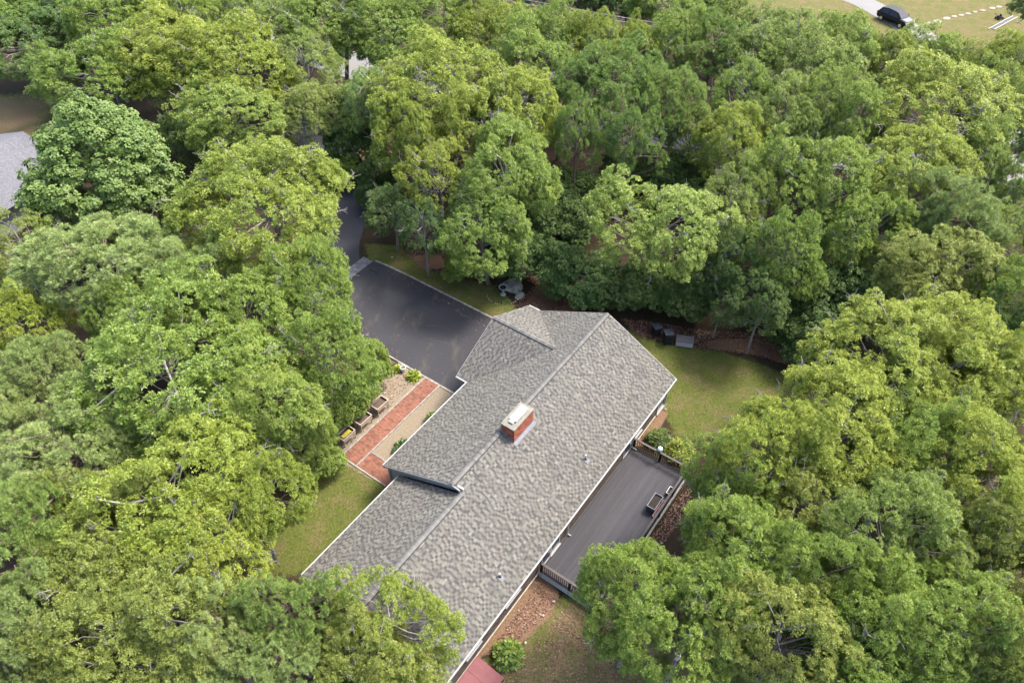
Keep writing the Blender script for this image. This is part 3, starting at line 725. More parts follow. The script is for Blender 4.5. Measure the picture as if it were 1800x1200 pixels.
def lattice(a, c):
    a = np.array(a, float); c = np.array(c, float); d = unit(c - a); L = np.linalg.norm(c - a); q = MB(); z0, z1 = -0.60, -0.12; H = z1 - z0
    for sgn in (1, -1):
        t = -H
        while t < L:
            t0, t1 = (t, t + H) if sgn > 0 else (t + H, t); ta, tb = max(min(t0, t1), 0), min(max(t0, t1), L)
            if tb - ta > 0.03:
                f = lambda tt: z0 + H * (tt - t0) / (t1 - t0)
                off = np.array([-d[1], d[0]]) * (0.006 * sgn)
                q.bar((*(a + d * ta + off), f(ta)), (*(a + d * tb + off), f(tb)), 0.008, 0.038)
            t += 0.115
    q.bar((*a, z1), (*c, z1), .03, .06); q.bar((*a, z0 + .02), (*c, z0 + .02), .03, .06)
    q.build('lattice', M_lat, deck, kind='stuff', fix=False)
lattice((DU0 - .0, -DV0), (DU0 - .0, -DV1)); lattice((DU0, -DV1 - .0), (DU1, -DV1 - .0)); lattice((DU1, -DV0), (DU1, -DV1))

# things on the deck
M_soil = mat('dry_soil', (0.075, 0.055, 0.042), 0.95, 0.35, 12, 0.6, 50)
M_slate = mat('charcoal_plastic', (0.045, 0.048, 0.055), 0.5, 0.15, 6)
def trough(name, label, u, v, z, lx, ly, h, m, soil=M_soil, leg=0.0, rim=None, rz=0.0, cat='planter', group=None, wall_t=0.035, fill=0.6):
    t = hthing(name, label, cat, u, v, z, rz, group)
    q = MB(); z0 = leg
    q.box(-lx / 2, lx / 2, -ly / 2, -ly / 2 + wall_t, z0, z0 + h); q.box(-lx / 2, lx / 2, ly / 2 - wall_t, ly / 2, z0, z0 + h)
    q.box(-lx / 2, -lx / 2 + wall_t, -ly / 2 + wall_t, ly / 2 - wall_t, z0, z0 + h); q.box(lx / 2 - wall_t, lx / 2, -ly / 2 + wall_t, ly / 2 - wall_t, z0, z0 + h)
    q.box(-lx / 2 + wall_t, lx / 2 - wall_t, -ly / 2 + wall_t, ly / 2 - wall_t, z0, z0 + 0.03); q.build('box', m, t)
    if soil: q = MB(); q.box(-lx / 2 + wall_t, lx / 2 - wall_t, -ly / 2 + wall_t, ly / 2 - wall_t, z0 + 0.03, z0 + h * fill); q.build('soil', soil, t)
    if leg:
        for sx in (-1, 1):
            for sy in (-1, 1):
                q = MB(); q.box(sx * (lx / 2 - .04) - .035, sx * (lx / 2 - .04) + .035, sy * (ly / 2 - .04) - .035, sy * (ly / 2 - .04) + .035, 0, leg + .002); q.build('leg', m, t)
    if rim:
        q = MB(); r = 0.03; zt = z0 + h
        for s in (-1, 1):
            q.box(-lx / 2 - .012, lx / 2 + .012, s * ly / 2 - r / 2, s * ly / 2 + r / 2, zt, zt + .02); q.box(s * lx / 2 - r / 2, s * lx / 2 + r / 2, -ly / 2 + r / 2, ly / 2 - r / 2, zt, zt + .02)
        q.build('rim', rim, t)
    return t
M_grim = mat('grey_rim', (0.20, 0.19, 0.21), 0.5); M_prim = mat('pink_rim', (0.45, 0.20, 0.22), 0.5); M_wrim = mat('pale_rim', (0.55, 0.52, 0.50), 0.5)
trough('raised_planter', 'black raised planter with grey rim standing on the deck', 1.64, 14.0, 0.0, 1.1, 0.52, 0.3, M_slate, soil=mat('black_soil', (0.03, 0.025, 0.02), .95, .4, 14), leg=0.3, rim=M_grim, fill=.7)
trough('window_box', 'pink rimmed tray on the deck, farther from the camera of two', 1.95, 14.38, 0.0, 0.66, 0.17, 0.16, M_rail, rim=M_prim, group='pink rimmed trays')
trough('window_box', 'pink rimmed tray on the deck, nearer to the camera of two', 1.24, 14.36, 0.0, 0.66, 0.17, 0.16, M_slate, rim=M_prim, group='pink rimmed trays')
trough('window_box', 'small dark trough with pale rim at the deck railing under the oak', 3.05, 14.35, 0.0, 0.55, 0.3, 0.3, M_slate, rim=M_wrim)
trough('storage_bin', 'black bin at the near corner of the deck beneath the oak', -5.15, 13.15, 0.0, 0.45, 0.5, 0.5, M_slate, soil=M_black, cat='bin', fill=.97)
t = hthing('glass_globe', 'pale glass globe on the brown railing at the far deck corner', 'globe', DU1 + 0.0, 12.55, RH + 0.02)
q = MB(); q.lathe([(0.001, 0.0), (0.07, 0.01), (0.03, 0.05), (0.03, 0.09)], 16); q.build('foot', M_slate, t)
M_glb = mat('pale_green_glass', (0.55, 0.70, 0.66), 0.08, 0.12, 9, spec=0.6)
q = MB(); q.lathe([(0.17 * math.sin(a) + .001, 0.25 - 0.17 * math.cos(a)) for a in np.linspace(0.05, math.pi - .01, 12)], 20); q.build('globe', M_glb, t, smooth=True)

# ------------------------------------------------------------------ cellar hatch
M_red = mat('dull_red_paint', (0.145, 0.036, 0.040), 0.55, 0.14, 3, 0.1, 40)
t = hthing('cellar_hatch', 'dull red sloping cellar hatch against the house wall', 'hatch', -12.75, 10.75, -0.55)
q = MB(); wv = 0.9
q.slab([(-wv, -0.02, 0), (-wv, -1.75, 0), (-wv, -1.75, 0.28), (-wv, -0.02, 0.62)], (2 * wv, 0, 0)); q.build('frame', M_red, t)
nr = unit(np.array([0, -0.34, 1.73])); 
for sx in (-1, 1):
    q = MB(); pts = [(sx * 0.006, -0.05, 0.628), (sx * (wv - .02), -0.05, 0.628), (sx * (wv - .02), -1.77, 0.29), (sx * 0.006, -1.77, 0.29)]
    q.slab(pts, nr * 0.03); dl = q.build('door_leaf', M_red, t)
    q = MB(); q.tube([(sx * .1, -1.2, .44), (sx * .1, -1.2, .49), (sx * .1, -1.35, .46), (sx * .1, -1.35, .41)], .012, 6); q.build('handle', M_black, dl)

# ------------------------------------------------------------------ planters, pot, bins, birdbath...
M_cedar = mat('weathered_cedar', (0.29, 0.235, 0.18), 0.8, 0.22, 5, 0.3, 40, stretch=(0.4, 4, 4))
def wood_planter(label, u, v, soil_m, extra=None):
    t = hthing('raised_planter', label, 'planter', u, v, 0.0, group='wooden planters along the brick walk')
    lx, ly, z0, z1, k = 1.05, 0.68, 0.50, 0.80, 0.03
    for s in (-1, 1):
        for r in range(2):
            za, zb = z0 + r * 0.15, z0 + r * 0.15 + 0.146
            q = MB(); q.box(-lx / 2, lx / 2, s * (ly / 2) - k / 2, s * (ly / 2) + k / 2, za, zb); q.build('side_plank', M_cedar, t)
            q = MB(); q.box(s * (lx / 2) - k / 2, s * (lx / 2) + k / 2, -ly / 2 + k / 2, ly / 2 - k / 2, za, zb); q.build('end_plank', M_cedar, t)
    for sx in (-1, 1):
        for sy in (-1, 1):
            x, y = sx * (lx / 2 - .045), sy * (ly / 2 - .045)
            q = MB(); q.box(x - .03, x + .03, y - .03, y + .03, -0.01, z1 - .02); q.build('leg', M_cedar, t)
    q = MB()
    for s in (-1, 1):
        q.box(-lx / 2 - .03, lx / 2 + .03, s * ly / 2 - .035, s * ly / 2 + .035, z1, z1 + .022); q.box(s * lx / 2 - .035, s * lx / 2 + .035, -ly / 2 + .036, ly / 2 - .036, z1, z1 + .021)
    q.build('rim', M_cedar, t)
    q = MB(); q.box(-lx / 2 + .02, lx / 2 - .02, -ly / 2 + .02, ly / 2 - .02, z0 + .02, z0 + 0.16); q.build('soil', soil_m, t)
    return t
wood_planter('wooden raised planter nearest the driveway, filled with bare soil', -2.54, -4.73, M_soil)
wood_planter('middle wooden raised planter of the three beside the brick walk', -4.15, -4.75, M_soil)
wood_planter('wooden raised planter holding a yellow tray, nearest the lawn', -5.70, -4.76, mat('dark_soil', (0.05, 0.04, 0.03), 0.95))
t = hthing('yellow_tray', 'crumpled yellow tray lying inside the wooden planter', 'tray', -5.66, -4.74, 0.662)
q = MB(); M_yel = mat('yellow_plastic', (0.33, 0.28, 0.04), 0.5, 0.3, 9, 0.4, 20)
for i in range(9):
    for j in range(3):
        z = [0.05, 0.02, 0.05][j] + random.uniform(0, .03); x = -0.36 + i * 0.08; y = -0.12 + j * 0.09
        q.obox((x, y, z), unit(np.array([1, 0, random.uniform(-.3, .3)])), (0, 1, 0), (0, 0, 1), .045, .05, .012)
q.build('tray', M_yel, t)
trough('dark_planter', 'low dark brown planter box beside the driveway kerb', 1.0, -7.1, 0.0, 0.5, 1.15, 0.42, mat('dark_brown_wood', (0.05, 0.034, 0.028), 0.7), soil=M_soil, fill=0.8)
t = hthing('plant_pot', 'round white pot between two yellow-green plants', 'pot', 1.02, -5.82, 0)
q = MB(); q.lathe([(0.13, 0), (0.19, 0.36), (0.215, 0.37), (0.215, 0.42), (0.18, 0.42), (0.17, 0.33), (0.001, 0.33)], 20); q.build('pot_wall', mat('white_glaze', (0.50, 0.485, 0.45), 0.4, 0.08, 4), t, smooth=False)
q = MB(); q.lathe([(0.001, .335), (0.168, .335)], 16); q.build('soil', mat('mossy_soil', (0.10, 0.12, 0.08), 0.9), t)

# birdbath on its stone-ringed bed with a boulder behind
M_rock = mat('grey_lichen_rock', (0.16, 0.155, 0.145), 0.9, 0.35, 2.5, 0.8, 12, c2=(0.27, 0.28, 0.235))
M_pale = mat('pale_field_stone', (0.36, 0.31, 0.24), 0.85, 0.2, 8, 0.4, 30)
def rock_mesh(sx, sy, sz, seed, sub=3, amp=0.22):
    bm = bmesh.new(); bmesh.ops.create_icosphere(bm, subdivisions=sub, radius=1.0); rr = np.random.default_rng(seed)
    dirs = rr.normal(size=(9, 3)); dirs /= np.linalg.norm(dirs, axis=1)[:, None]; lim = rr.uniform(0.62, 0.95, 9)
    for v in bm.verts:
        p = np.array(v.co)
        for d, l in zip(dirs, lim):
            k = p @ d
            if k > l: p = p - d * (k - l) * 0.9
        p = p * (1 + amp * 0.3 * math.sin(p[0] * 5 + seed) * math.sin(p[1] * 6) )
        v.co = (p[0] * sx, p[1] * sy, p[2] * sz)
    me = bpy.data.meshes.new('rock'); bm.to_mesh(me); bm.free(); return me
def rock(name, label, cat, loc, s, seed, m, rz=0.0, group=None, parent=None):
    me = rock_mesh(*s, seed, 3 if max(s) > 0.4 else 1); me.materials.append(m)
    o = link(name, me, parent); o.location = tuple(loc); o.rotation_euler = (0, 0, rz)
    if parent is None: tag(o, label, cat, group)
    return o
g0 = lambda u, v, dz=0.0: (lambda p: (p[0], p[1], float(ground_z(p[:2])) + dz))(hw(u, v))
rock('boulder', 'large grey lichen-covered boulder behind the birdbath', 'boulder', g0(12.75, -4.75, 0.12), (1.05, 0.85, 0.42), 3, M_rock, 0.4)
rock('boulder', 'smaller brown-grey rock lying right of the big boulder', 'boulder', g0(12.35, -3.75, 0.04), (0.5, 0.42, 0.2), 5, M_rock, 1.0)
t = hthing('bird_bath', 'grey birdbath with dark water on a flared pedestal', 'birdbath', 11.75, -4.85, 0)
M_conc = mat('grey_cast_stone', (0.25, 0.25, 0.255), 0.8, 0.15, 8, 0.3, 40)
q = MB(); q.lathe([(0.24, 0), (0.23, 0.05), (0.12, 0.16), (0.085, 0.4), (0.11, 0.62), (0.001, 0.66)], 18); q.build('pedestal', M_conc, t)
q = MB(); q.lathe([(0.1, 0.62), (0.25, 0.68), (0.36, 0.78), (0.36, 0.81), (0.31, 0.81), (0.2, 0.74), (0.001, 0.72)], 22); q.build('basin', M_conc, t)
q = MB(); q.lathe([(0.001, .775), (0.27, .775)], 22); q.build('water', mat('dark_water', (0.02, 0.022, 0.025), 0.05, spec=0.6), t)
t = hthing('stone_ring', 'curved row of pale stones edging the birdbath bed', 'edging', 11.6, -4.7, 0)
for i in range(19):
    a = math.radians(-5 - i * 10.6) + math.pi - TH + math.radians(5); r = 1.15
    me = rock_mesh(random.uniform(.05, .095), random.uniform(.045, .07), 0.055, i, 1); me.materials.append(M_pale)
    c = Matrix.Rotation(-TH, 3, 'Z') @ Vector((math.cos(math.radians(175 + i * 10.5)) * random.uniform(1.16, 1.32), math.sin(math.radians(175 + i * 10.5)) * random.uniform(.88, 1.02), 0.02))
    o = link('stone', me, t); o.location = c; o.rotation_euler = (0, 0, random.uniform(0, 3))
me = MB(); L0 = hw(14.68, -4.84); L1 = hw(15.49, -3.72); me.tube([(*L0[:2], .12), (*((L0 + L1) / 2)[:2], .13), (*L1[:2], .12)], [0.07, 0.075, .06], 8)
tag(me.build('log', mat('bleached_log', (0.26, 0.21, 0.15), 0.85, 0.25, 6, .4, 30), None), 'straight bleached log lying at the edge of the leaf litter', 'log')
for i, (x, y, s, lab) in enumerate(((895, 1164, .13, 'round pale stone below the leafy bush'), (923, 1130, .12, 'round pale stone right of the leafy bush'), (955, 1082, .10, 'pale stone at the edge of the pine straw'),
                                    (973, 1057, .11, 'pale stone on the straw near the deck lattice'))):
    p = un(x, y, -.55); rock('field_stone', lab, 'stone', (p[0], p[1], -.5), (s, s * .85, s * .7), 50 + i, M_pale, i, 'pale stones in the back yard')
p = un(689, 453, 0); rock('field_stone', 'small white stone on the litter left of the leaning trunk', 'stone', (p[0], p[1], .04), (.12, .1, .08), 77, M_pale)

# waste bins and storage chest by the east lawn
M_bin = mat('black_bin_plastic', (0.016, 0.018, 0.024), 0.45, 0.2, 5)
def bin_(label, px, py, rz, s=1.0):
    p = un(px, py, -0.45); t = thing('wheeled_bin', label, 'bin', (p[0], p[1], float(ground_z(p[:2]))), rz, 'black bins by the woods')
    q = MB(); a, b_ = 0.24 * s, 0.30 * s; hh = 0.95 * s
    q.add([(-a, -a, .04), (a, -a, .04), (a, a, .04), (-a, a, .04), (-b_, -b_, hh), (b_, -b_, hh), (b_, b_ * 1.15, hh), (-b_, b_ * 1.15, hh)], [(3, 2, 1, 0), (4, 5, 6, 7), (0, 1, 5, 4), (1, 2, 6, 5), (2, 3, 7, 6), (3, 0, 4, 7)]); q.build('body', M_bin, t)
    q = MB(); q.slab([(-b_ - .02, -b_ - .04, hh + .004), (b_ + .02, -b_ - .04, hh + .004), (b_ + .02, b_ * 1.15 + .02, hh + .07), (-b_ - .02, b_ * 1.15 + .02, hh + .07)], (0, 0, .035)); q.build('lid', mat('bin_lid', (0.030, 0.034, 0.042), .35, .2, 6), t)
    q = MB(); q.tube([(-.2 * s, b_ * 1.15 + .07, hh + .02), (.2 * s, b_ * 1.15 + .07, hh + .02)], .018, 6); q.build('handle', M_bin, t)
    for sx in (-1, 1):
        q = MB(); q.tube([(sx * (a + .03) - .025, a + .02, .10), (sx * (a + .03) + .025, a + .02, .10)], .10, 12); q.build('wheel', M_black, t)
bin_('black wheeled bin next to the grey storage chest', 1172, 603, math.radians(186), 1.1)
bin_('black bin half under leaves, left of its twin', 1151, 593, math.radians(200), 0.95)
p0 = un(1187, 608, -.48); p1 = un(1217, 612, -.48); d = p1 - p0; az = math.atan2(d[1], d[0]); Lc = np.hypot(d[0], d[1]); c = (p0 + p1) / 2
nrm = np.array([-math.sin(az), math.cos(az)])
t = thing('storage_chest', 'pale grey storage chest with a brown-grey lid beside the bins', 'chest', (c[0] + nrm[0] * .32, c[1] + nrm[1] * .32, float(ground_z(c[:2]))), az)
M_chest = mat('pale_grey_plastic', (0.36, 0.36, 0.375), .55, .06, 4); M_clid = mat('taupe_plastic_lid', (0.10, 0.092, 0.09), .6, .15, 5, .3, 40)
q = MB(); q.box(-Lc / 2, Lc / 2, -.31, .31, .05, .52); q.build('body', M_chest, t)
q = MB(); q.box(-Lc / 2 + .04, Lc / 2 - .04, -.27, .27, 0, .05); q.build('plinth', M_slate, t)
q = MB(); q.slab([(-Lc / 2 - .03, -.34, .525), (Lc / 2 + .03, -.34, .525), (Lc / 2 + .03, -.30, .60), (Lc / 2 + .03, .32, .66), (-Lc / 2 - .03, .32, .66), (-Lc / 2 - .03, -.30, .60)][:0] or [(-Lc / 2 - .03, -.34, .524), (-Lc / 2 - .03, .33, .524), (-Lc / 2 - .03, .33, .64), (-Lc / 2 - .03, -.28, .62), (-Lc / 2 - .03, -.34, .57)], (Lc + .06, 0, 0)); q.build('lid', M_clid, t)
# ------------------------------------------------------------------ foliage
def unitv(a): return a / (np.linalg.norm(a, axis=-1, keepdims=True) + 1e-9)
def leaf_mesh(name, B, D, N, L, W, tint, fold=0.12):
    """one folded quad per leaf: B base, D direction, N face normal, L length, W width, tint (n,2)"""
    Sd = unitv(np.cross(D, N)); N2 = np.cross(Sd, D)
    L = L[:, None]; W = W[:, None]
    mid = B + D * L * 0.5 - N2 * L * fold * 0.3
    V = np.stack([B, mid + Sd * W / 2 + N2 * W * fold, B + D * L - N2 * L * fold, mid - Sd * W / 2 + N2 * W * fold], 1).reshape(-1, 3)
    F = np.arange(len(V)).reshape(-1, 4)
    me = np_mesh(name, V, F)
    at = me.attributes.new('tint', 'FLOAT_COLOR', 'POINT')
    c = np.zeros((len(V), 4), np.float32); c[:, 0] = np.repeat(tint[:, 0], 4); c[:, 1] = np.repeat(tint[:, 1], 4); c[:, 3] = 1
    at.data.foreach_set('color', c.ravel())
    return me
def rand_dirs(r, n): return unitv(r.normal(size=(n, 3)))
def tufts_to_leaves(r, P, N, k, L, W, spread, droop, ttint, broad=False):
    n = len(P); P = np.repeat(P, k, 0); N = np.repeat(N, k, 0); tt = np.repeat(ttint, k)
    R = rand_dirs(r, n * k); T = unitv(np.cross(N, R))
    ang = r.uniform(spread[0], spread[1], n * k)[:, None]
    D = N * np.cos(ang) + T * np.sin(ang); D[:, 2] -= droop * r.uniform(0, 1, n * k); D = unitv(D)
    Nn = unitv(N + 0.35 * rand_dirs(r, n * k)) if broad else unitv(N * 0.9 + 0.45 * rand_dirs(r, n * k) + np.array([0, 0, .6]))
    Nn = unitv(Nn - D * (Nn * D).sum(1, keepdims=True))
    LL = L * r.uniform(0.65, 1.25, n * k); WW = W * r.uniform(0.7, 1.25, n * k)
    B = P + T * (0.02 + 0.05 * r.uniform(0, 1, (n * k, 1)))
    return B, D, Nn, LL, WW, np.column_stack([np.clip(tt + r.normal(0, .06, n * k), 0, 1), np.clip(r.uniform(0, .62, n * k) + .5 * (1 - (ang[:, 0] - spread[0]) / (spread[1] - spread[0])), 0, 1)])

R0, H0 = 5.0, 11.0
def crown_lobes(r, R, zc, hz, n, lr, low=-0.45, taper=0.0):
    """lobe centres spread through an uneven ellipsoid"""
    D = rand_dirs(r, n * 4); D = D[D[:, 2] > low][:n]
    ph = r.uniform(0, 6.28, 6)
    az = np.arctan2(D[:, 1], D[:, 0])
    bump = 1 + 0.16 * np.sin(2 * az + ph[0]) + 0.13 * np.sin(3 * az + ph[1]) + 0.09 * np.sin(5 * az + ph[2]) + 0.12 * np.sin(3.1 * D[:, 2] + 2 * az + ph[3])
    rad = r.uniform(0.58, 1.0, len(D)) ** 0.5 * bump
    C = D * rad[:, None] * np.array([R, R, hz]) * (1 - lr / R * 0.6)
    if taper: C[:, :2] *= (1 - taper * np.clip(C[:, 2:3] / hz, -0.6, 1))
    C[:, 2] += zc
    lrad = lr * r.uniform(0.6, 1.25, len(D))
    return C, lrad, D
def tree_proto(kind, seed):
    r = np.random.default_rng(seed)
    rb = random.Random(seed)
    wood = MB()
    if kind == 'oak':
        zc, hz, nl, lr = 6.9, 3.7, 300, 0.66
    elif kind == 'oak_open':
        zc, hz, nl, lr = 6.9, 3.8, 175, 0.66
    elif kind == 'maple':
        zc, hz, nl, lr = 5.6, 5.3, 470, 0.66
    elif kind == 'pine':
        zc, hz, nl, lr = 7.0, 3.6, 190, 0.74
    elif kind == 'pine_open':
        zc, hz, nl, lr = 7.0, 3.8, 84, 0.78
    elif kind == 'shrub':
        zc, hz, nl, lr = 5.0, 5.2, 95, 1.2
    C, lrad, D = crown_lobes(r, R0, zc, hz, nl, lr, -0.35 if kind != 'maple' else -0.85, 0.28 if kind == 'maple' else 0.0)
    if kind.startswith('pine'): C[:, 2] = zc + (C[:, 2] - zc) * 1.0
    # limbs
    nmain = 9 if kind.startswith('oak') else 8
    bend = r.normal(0, .35, 2)
    trunk = [np.array([0, 0, -0.15]), np.array([bend[0] * .3, bend[1] * .3, 1.5]), np.array([bend[0], bend[1], zc - 2.2]), np.array([bend[0] * .6, bend[1] * .6, zc + 0.6]), np.array([bend[0] * .2, bend[1] * .5, zc + hz * .72])]
    tr = [0.27, 0.21, 0.16, 0.10, 0.03]
    if kind == 'shrub':
        trunk = [np.array([0, 0, -.1]), np.array([.1, 0, zc * .6]), np.array([0, .1, zc + hz * .4])]; tr = [.16, .11, .04]
    wood.tube(trunk, tr, 8)
    def on_trunk(z):
        zs = [p[2] for p in trunk]; return np.array([np.interp(z, zs, [p[i] for p in trunk]) for i in range(3)])
    order = np.argsort(r.uniform(size=len(C)))
    for j, i in enumerate(order[:46 if kind != 'shrub' else 24]):
        c = C[i]; z0 = max(1.2 if kind != 'shrub' else .2, min(c[2] - r.uniform(.6, 2.4), zc + hz * .5)); s = on_trunk(z0)
        mid = (s + c) / 2 + r.normal(0, .35, 3) + np.array([0, 0, .25])
        end = c + D[i] * lrad[i] * r.uniform(.3, 1.0)
        w0 = 0.085 if j < nmain else 0.045
        wood.tube([s, mid, c, end], [w0, w0 * .75, w0 * .5, w0 * .22], 5, cap=False)
        for _ in range(3):
            e2 = c + unitv(D[i] + r.normal(0, .7, 3)) * lrad[i] * r.uniform(.6, 1.12)
            m2 = (c + e2) / 2 + r.normal(0, .12, 3)
            wood.tube([c, m2, e2], [w0 * .38, w0 * .28, .008], 4, cap=False)
    # dead, leafless sprays poking out of the crown
    for _ in range({'oak': 16, 'oak_open': 26, 'pine': 8, 'pine_open': 18}.get(kind, 0)):
        i = int(r.integers(len(C))); c = C[i]; out = unitv(D[i] + r.normal(0, .35, 3)); ln = r.uniform(.9, 1.7)
        if c[2] > zc + hz * .75: continue
        p1 = c + out * ln * .5 + r.normal(0, .12, 3); p2 = c + out * ln + r.normal(0, .2, 3)
        wood.tube([c, p1, p2], [.045, .034, .020], 4, cap=False)
        for _k in range(4):
            b0 = p1 + (p2 - p1) * r.uniform(0, .9); e = b0 + unitv(out + r.normal(0, .8, 3)) * r.uniform(.3, .75)
            wood.tube([b0, (b0 + e) / 2 + r.normal(0, .06, 3), e], [.020, .016, .010], 4, cap=False)
    # tufts on lobe surfaces
    Ps, Ns, Ts = [], [], []
    for c, lr_, d in zip(C, lrad, D):
        sp = {'oak': .30, 'oak_open': .30, 'maple': .25, 'pine': .44, 'pine_open': .42, 'shrub': .36}[kind]
        m = int(4 * math.pi * lr_ ** 2 / sp ** 2 * 0.62)
        q = rand_dirs(r, m * 3); ok = (q @ d > -0.35) & (q[:, 2] > -0.55 - 0.2 * r.uniform(size=len(q))); q = q[ok][:m]
        flat = np.array([1.15, 1.15, .62]) if kind.startswith('pine') else (np.array([1.1, 1.1, .72]) if kind == 'maple' else np.array([1.08, 1.08, .82]))
        # sub-clumps: pull tufts towards a few attractors so the surface breaks into bunches
        na = max(4, int(m / 7)); A = rand_dirs(r, na)
        near = np.argmax(q @ A.T, 1); qq = unitv(q * .62 + A[near] * .38)
        rad = lr_ * (r.uniform(.72, 1.06, len(q)) + .12 * (np.sum(q * A[near], 1) - .85) * 3)
        P = c + qq * flat * rad[:, None] + (0.05 * rand_dirs(r, len(q)))
        lt = r.uniform(0.15, .85)
        at = r.uniform(0, 1, na)
        Ps.append(P); Ns.append(unitv(qq * .75 + np.array([0, 0, .5]) + .25 * rand_dirs(r, len(q)))); Ts.append(np.clip(.45 * lt + .35 * at[near] + .2 * r.uniform(size=len(q)), 0, 1))
    P = np.concatenate(Ps); N = np.concatenate(Ns); T = np.concatenate(Ts)
    if kind in ('oak', 'oak_open'):
        a = tufts_to_leaves(r, P, N, 14, .148, .047, (.35, 1.5), .30, T)
    elif kind == 'maple':
        a = tufts_to_leaves(r, P, N, 6, .165, .14, (.9, 1.6), .35, T, True)
    elif kind.startswith('pine'):
        a = tufts_to_leaves(r, P, N, 34, .25, .028, (.0, 1.35), .03, T)
    else:
        a = tufts_to_leaves(r, P, N, 9, .26, .12, (.3, 1.5), .3, T)
    me = leaf_mesh(kind + '_crown', *a)
    wm = wood.mesh(kind + '_wood', False); wm.polygons.foreach_set('use_smooth', [True] * len(wm.polygons))
    return wm, me
PROTO = {'oak': [tree_proto('oak', s) for s in (21, 22, 23, 24)], 'open': [tree_proto('oak_open', s) for s in (31, 32)], 'maple': [tree_proto('maple', 41)],
         'pine': [tree_proto('pine', s) for s in (55, 52)], 'pineo': [tree_proto('pine_open', 54)], 'shrub': [tree_proto('shrub', s) for s in (61, 62)]}
for k, L in PROTO.items():
    for wm, me in L:
        wm.materials.append(M_barkp if k.startswith('pine') else M_bark); me.materials.append(LEAF['green'])
CZF = {'oak': 6.9 / 11, 'open': 6.9 / 11, 'maple': 5.6 / 11, 'pine': 7.0 / 11, 'pineo': 7.0 / 11, 'shrub': 5.0 / 11}
CNT = {}
TRI = [0]
def plant(px, py, rpx, h, kind, tone, label, name=None, group=None, cat='tree'):
    zc = h * CZF[kind]; c = un(px, py, zc); dist = np.linalg.norm(c - _C); R = rpx * dist / FPX
    i = CNT.get(kind, 0); CNT[kind] = i + 1
    wm, me = PROTO[kind][i % len(PROTO[kind])]
    rr = random.Random(int(px * 7 + py * 13)); gz = float(ground_z(c[:2]))
    name = name or {'oak': 'oak_tree', 'open': 'oak_tree', 'maple': 'maple_tree', 'pine': 'pine_tree', 'pineo': 'pine_tree', 'shrub': 'shrub'}[kind]
    t = thing(name, label, cat, (c[0], c[1], gz), rr.uniform(0, 6.28), group)
    sx = R / R0; t.rotation_euler = (rr.uniform(-.07, .07), rr.uniform(-.07, .07), t.rotation_euler[2]); t.scale = (sx * rr.uniform(.94, 1.06), sx * rr.uniform(.94, 1.06), (zc - gz) / (H0 * CZF[kind]))
    a = link('trunk', wm, t)
    b = link('crown', me, t); b.material_slots[0].link = 'OBJECT'; b.material_slots[0].material = LEAF[tone]
    return t
W1, W2, W3, W4, W5, W6 = 'trees of the left woods', 'trees in the woods beyond the driveway', 'trees of the upper right woods', 'trees of the lower right woods', 'trees near the bottom left', 'understory beside the east lawn'
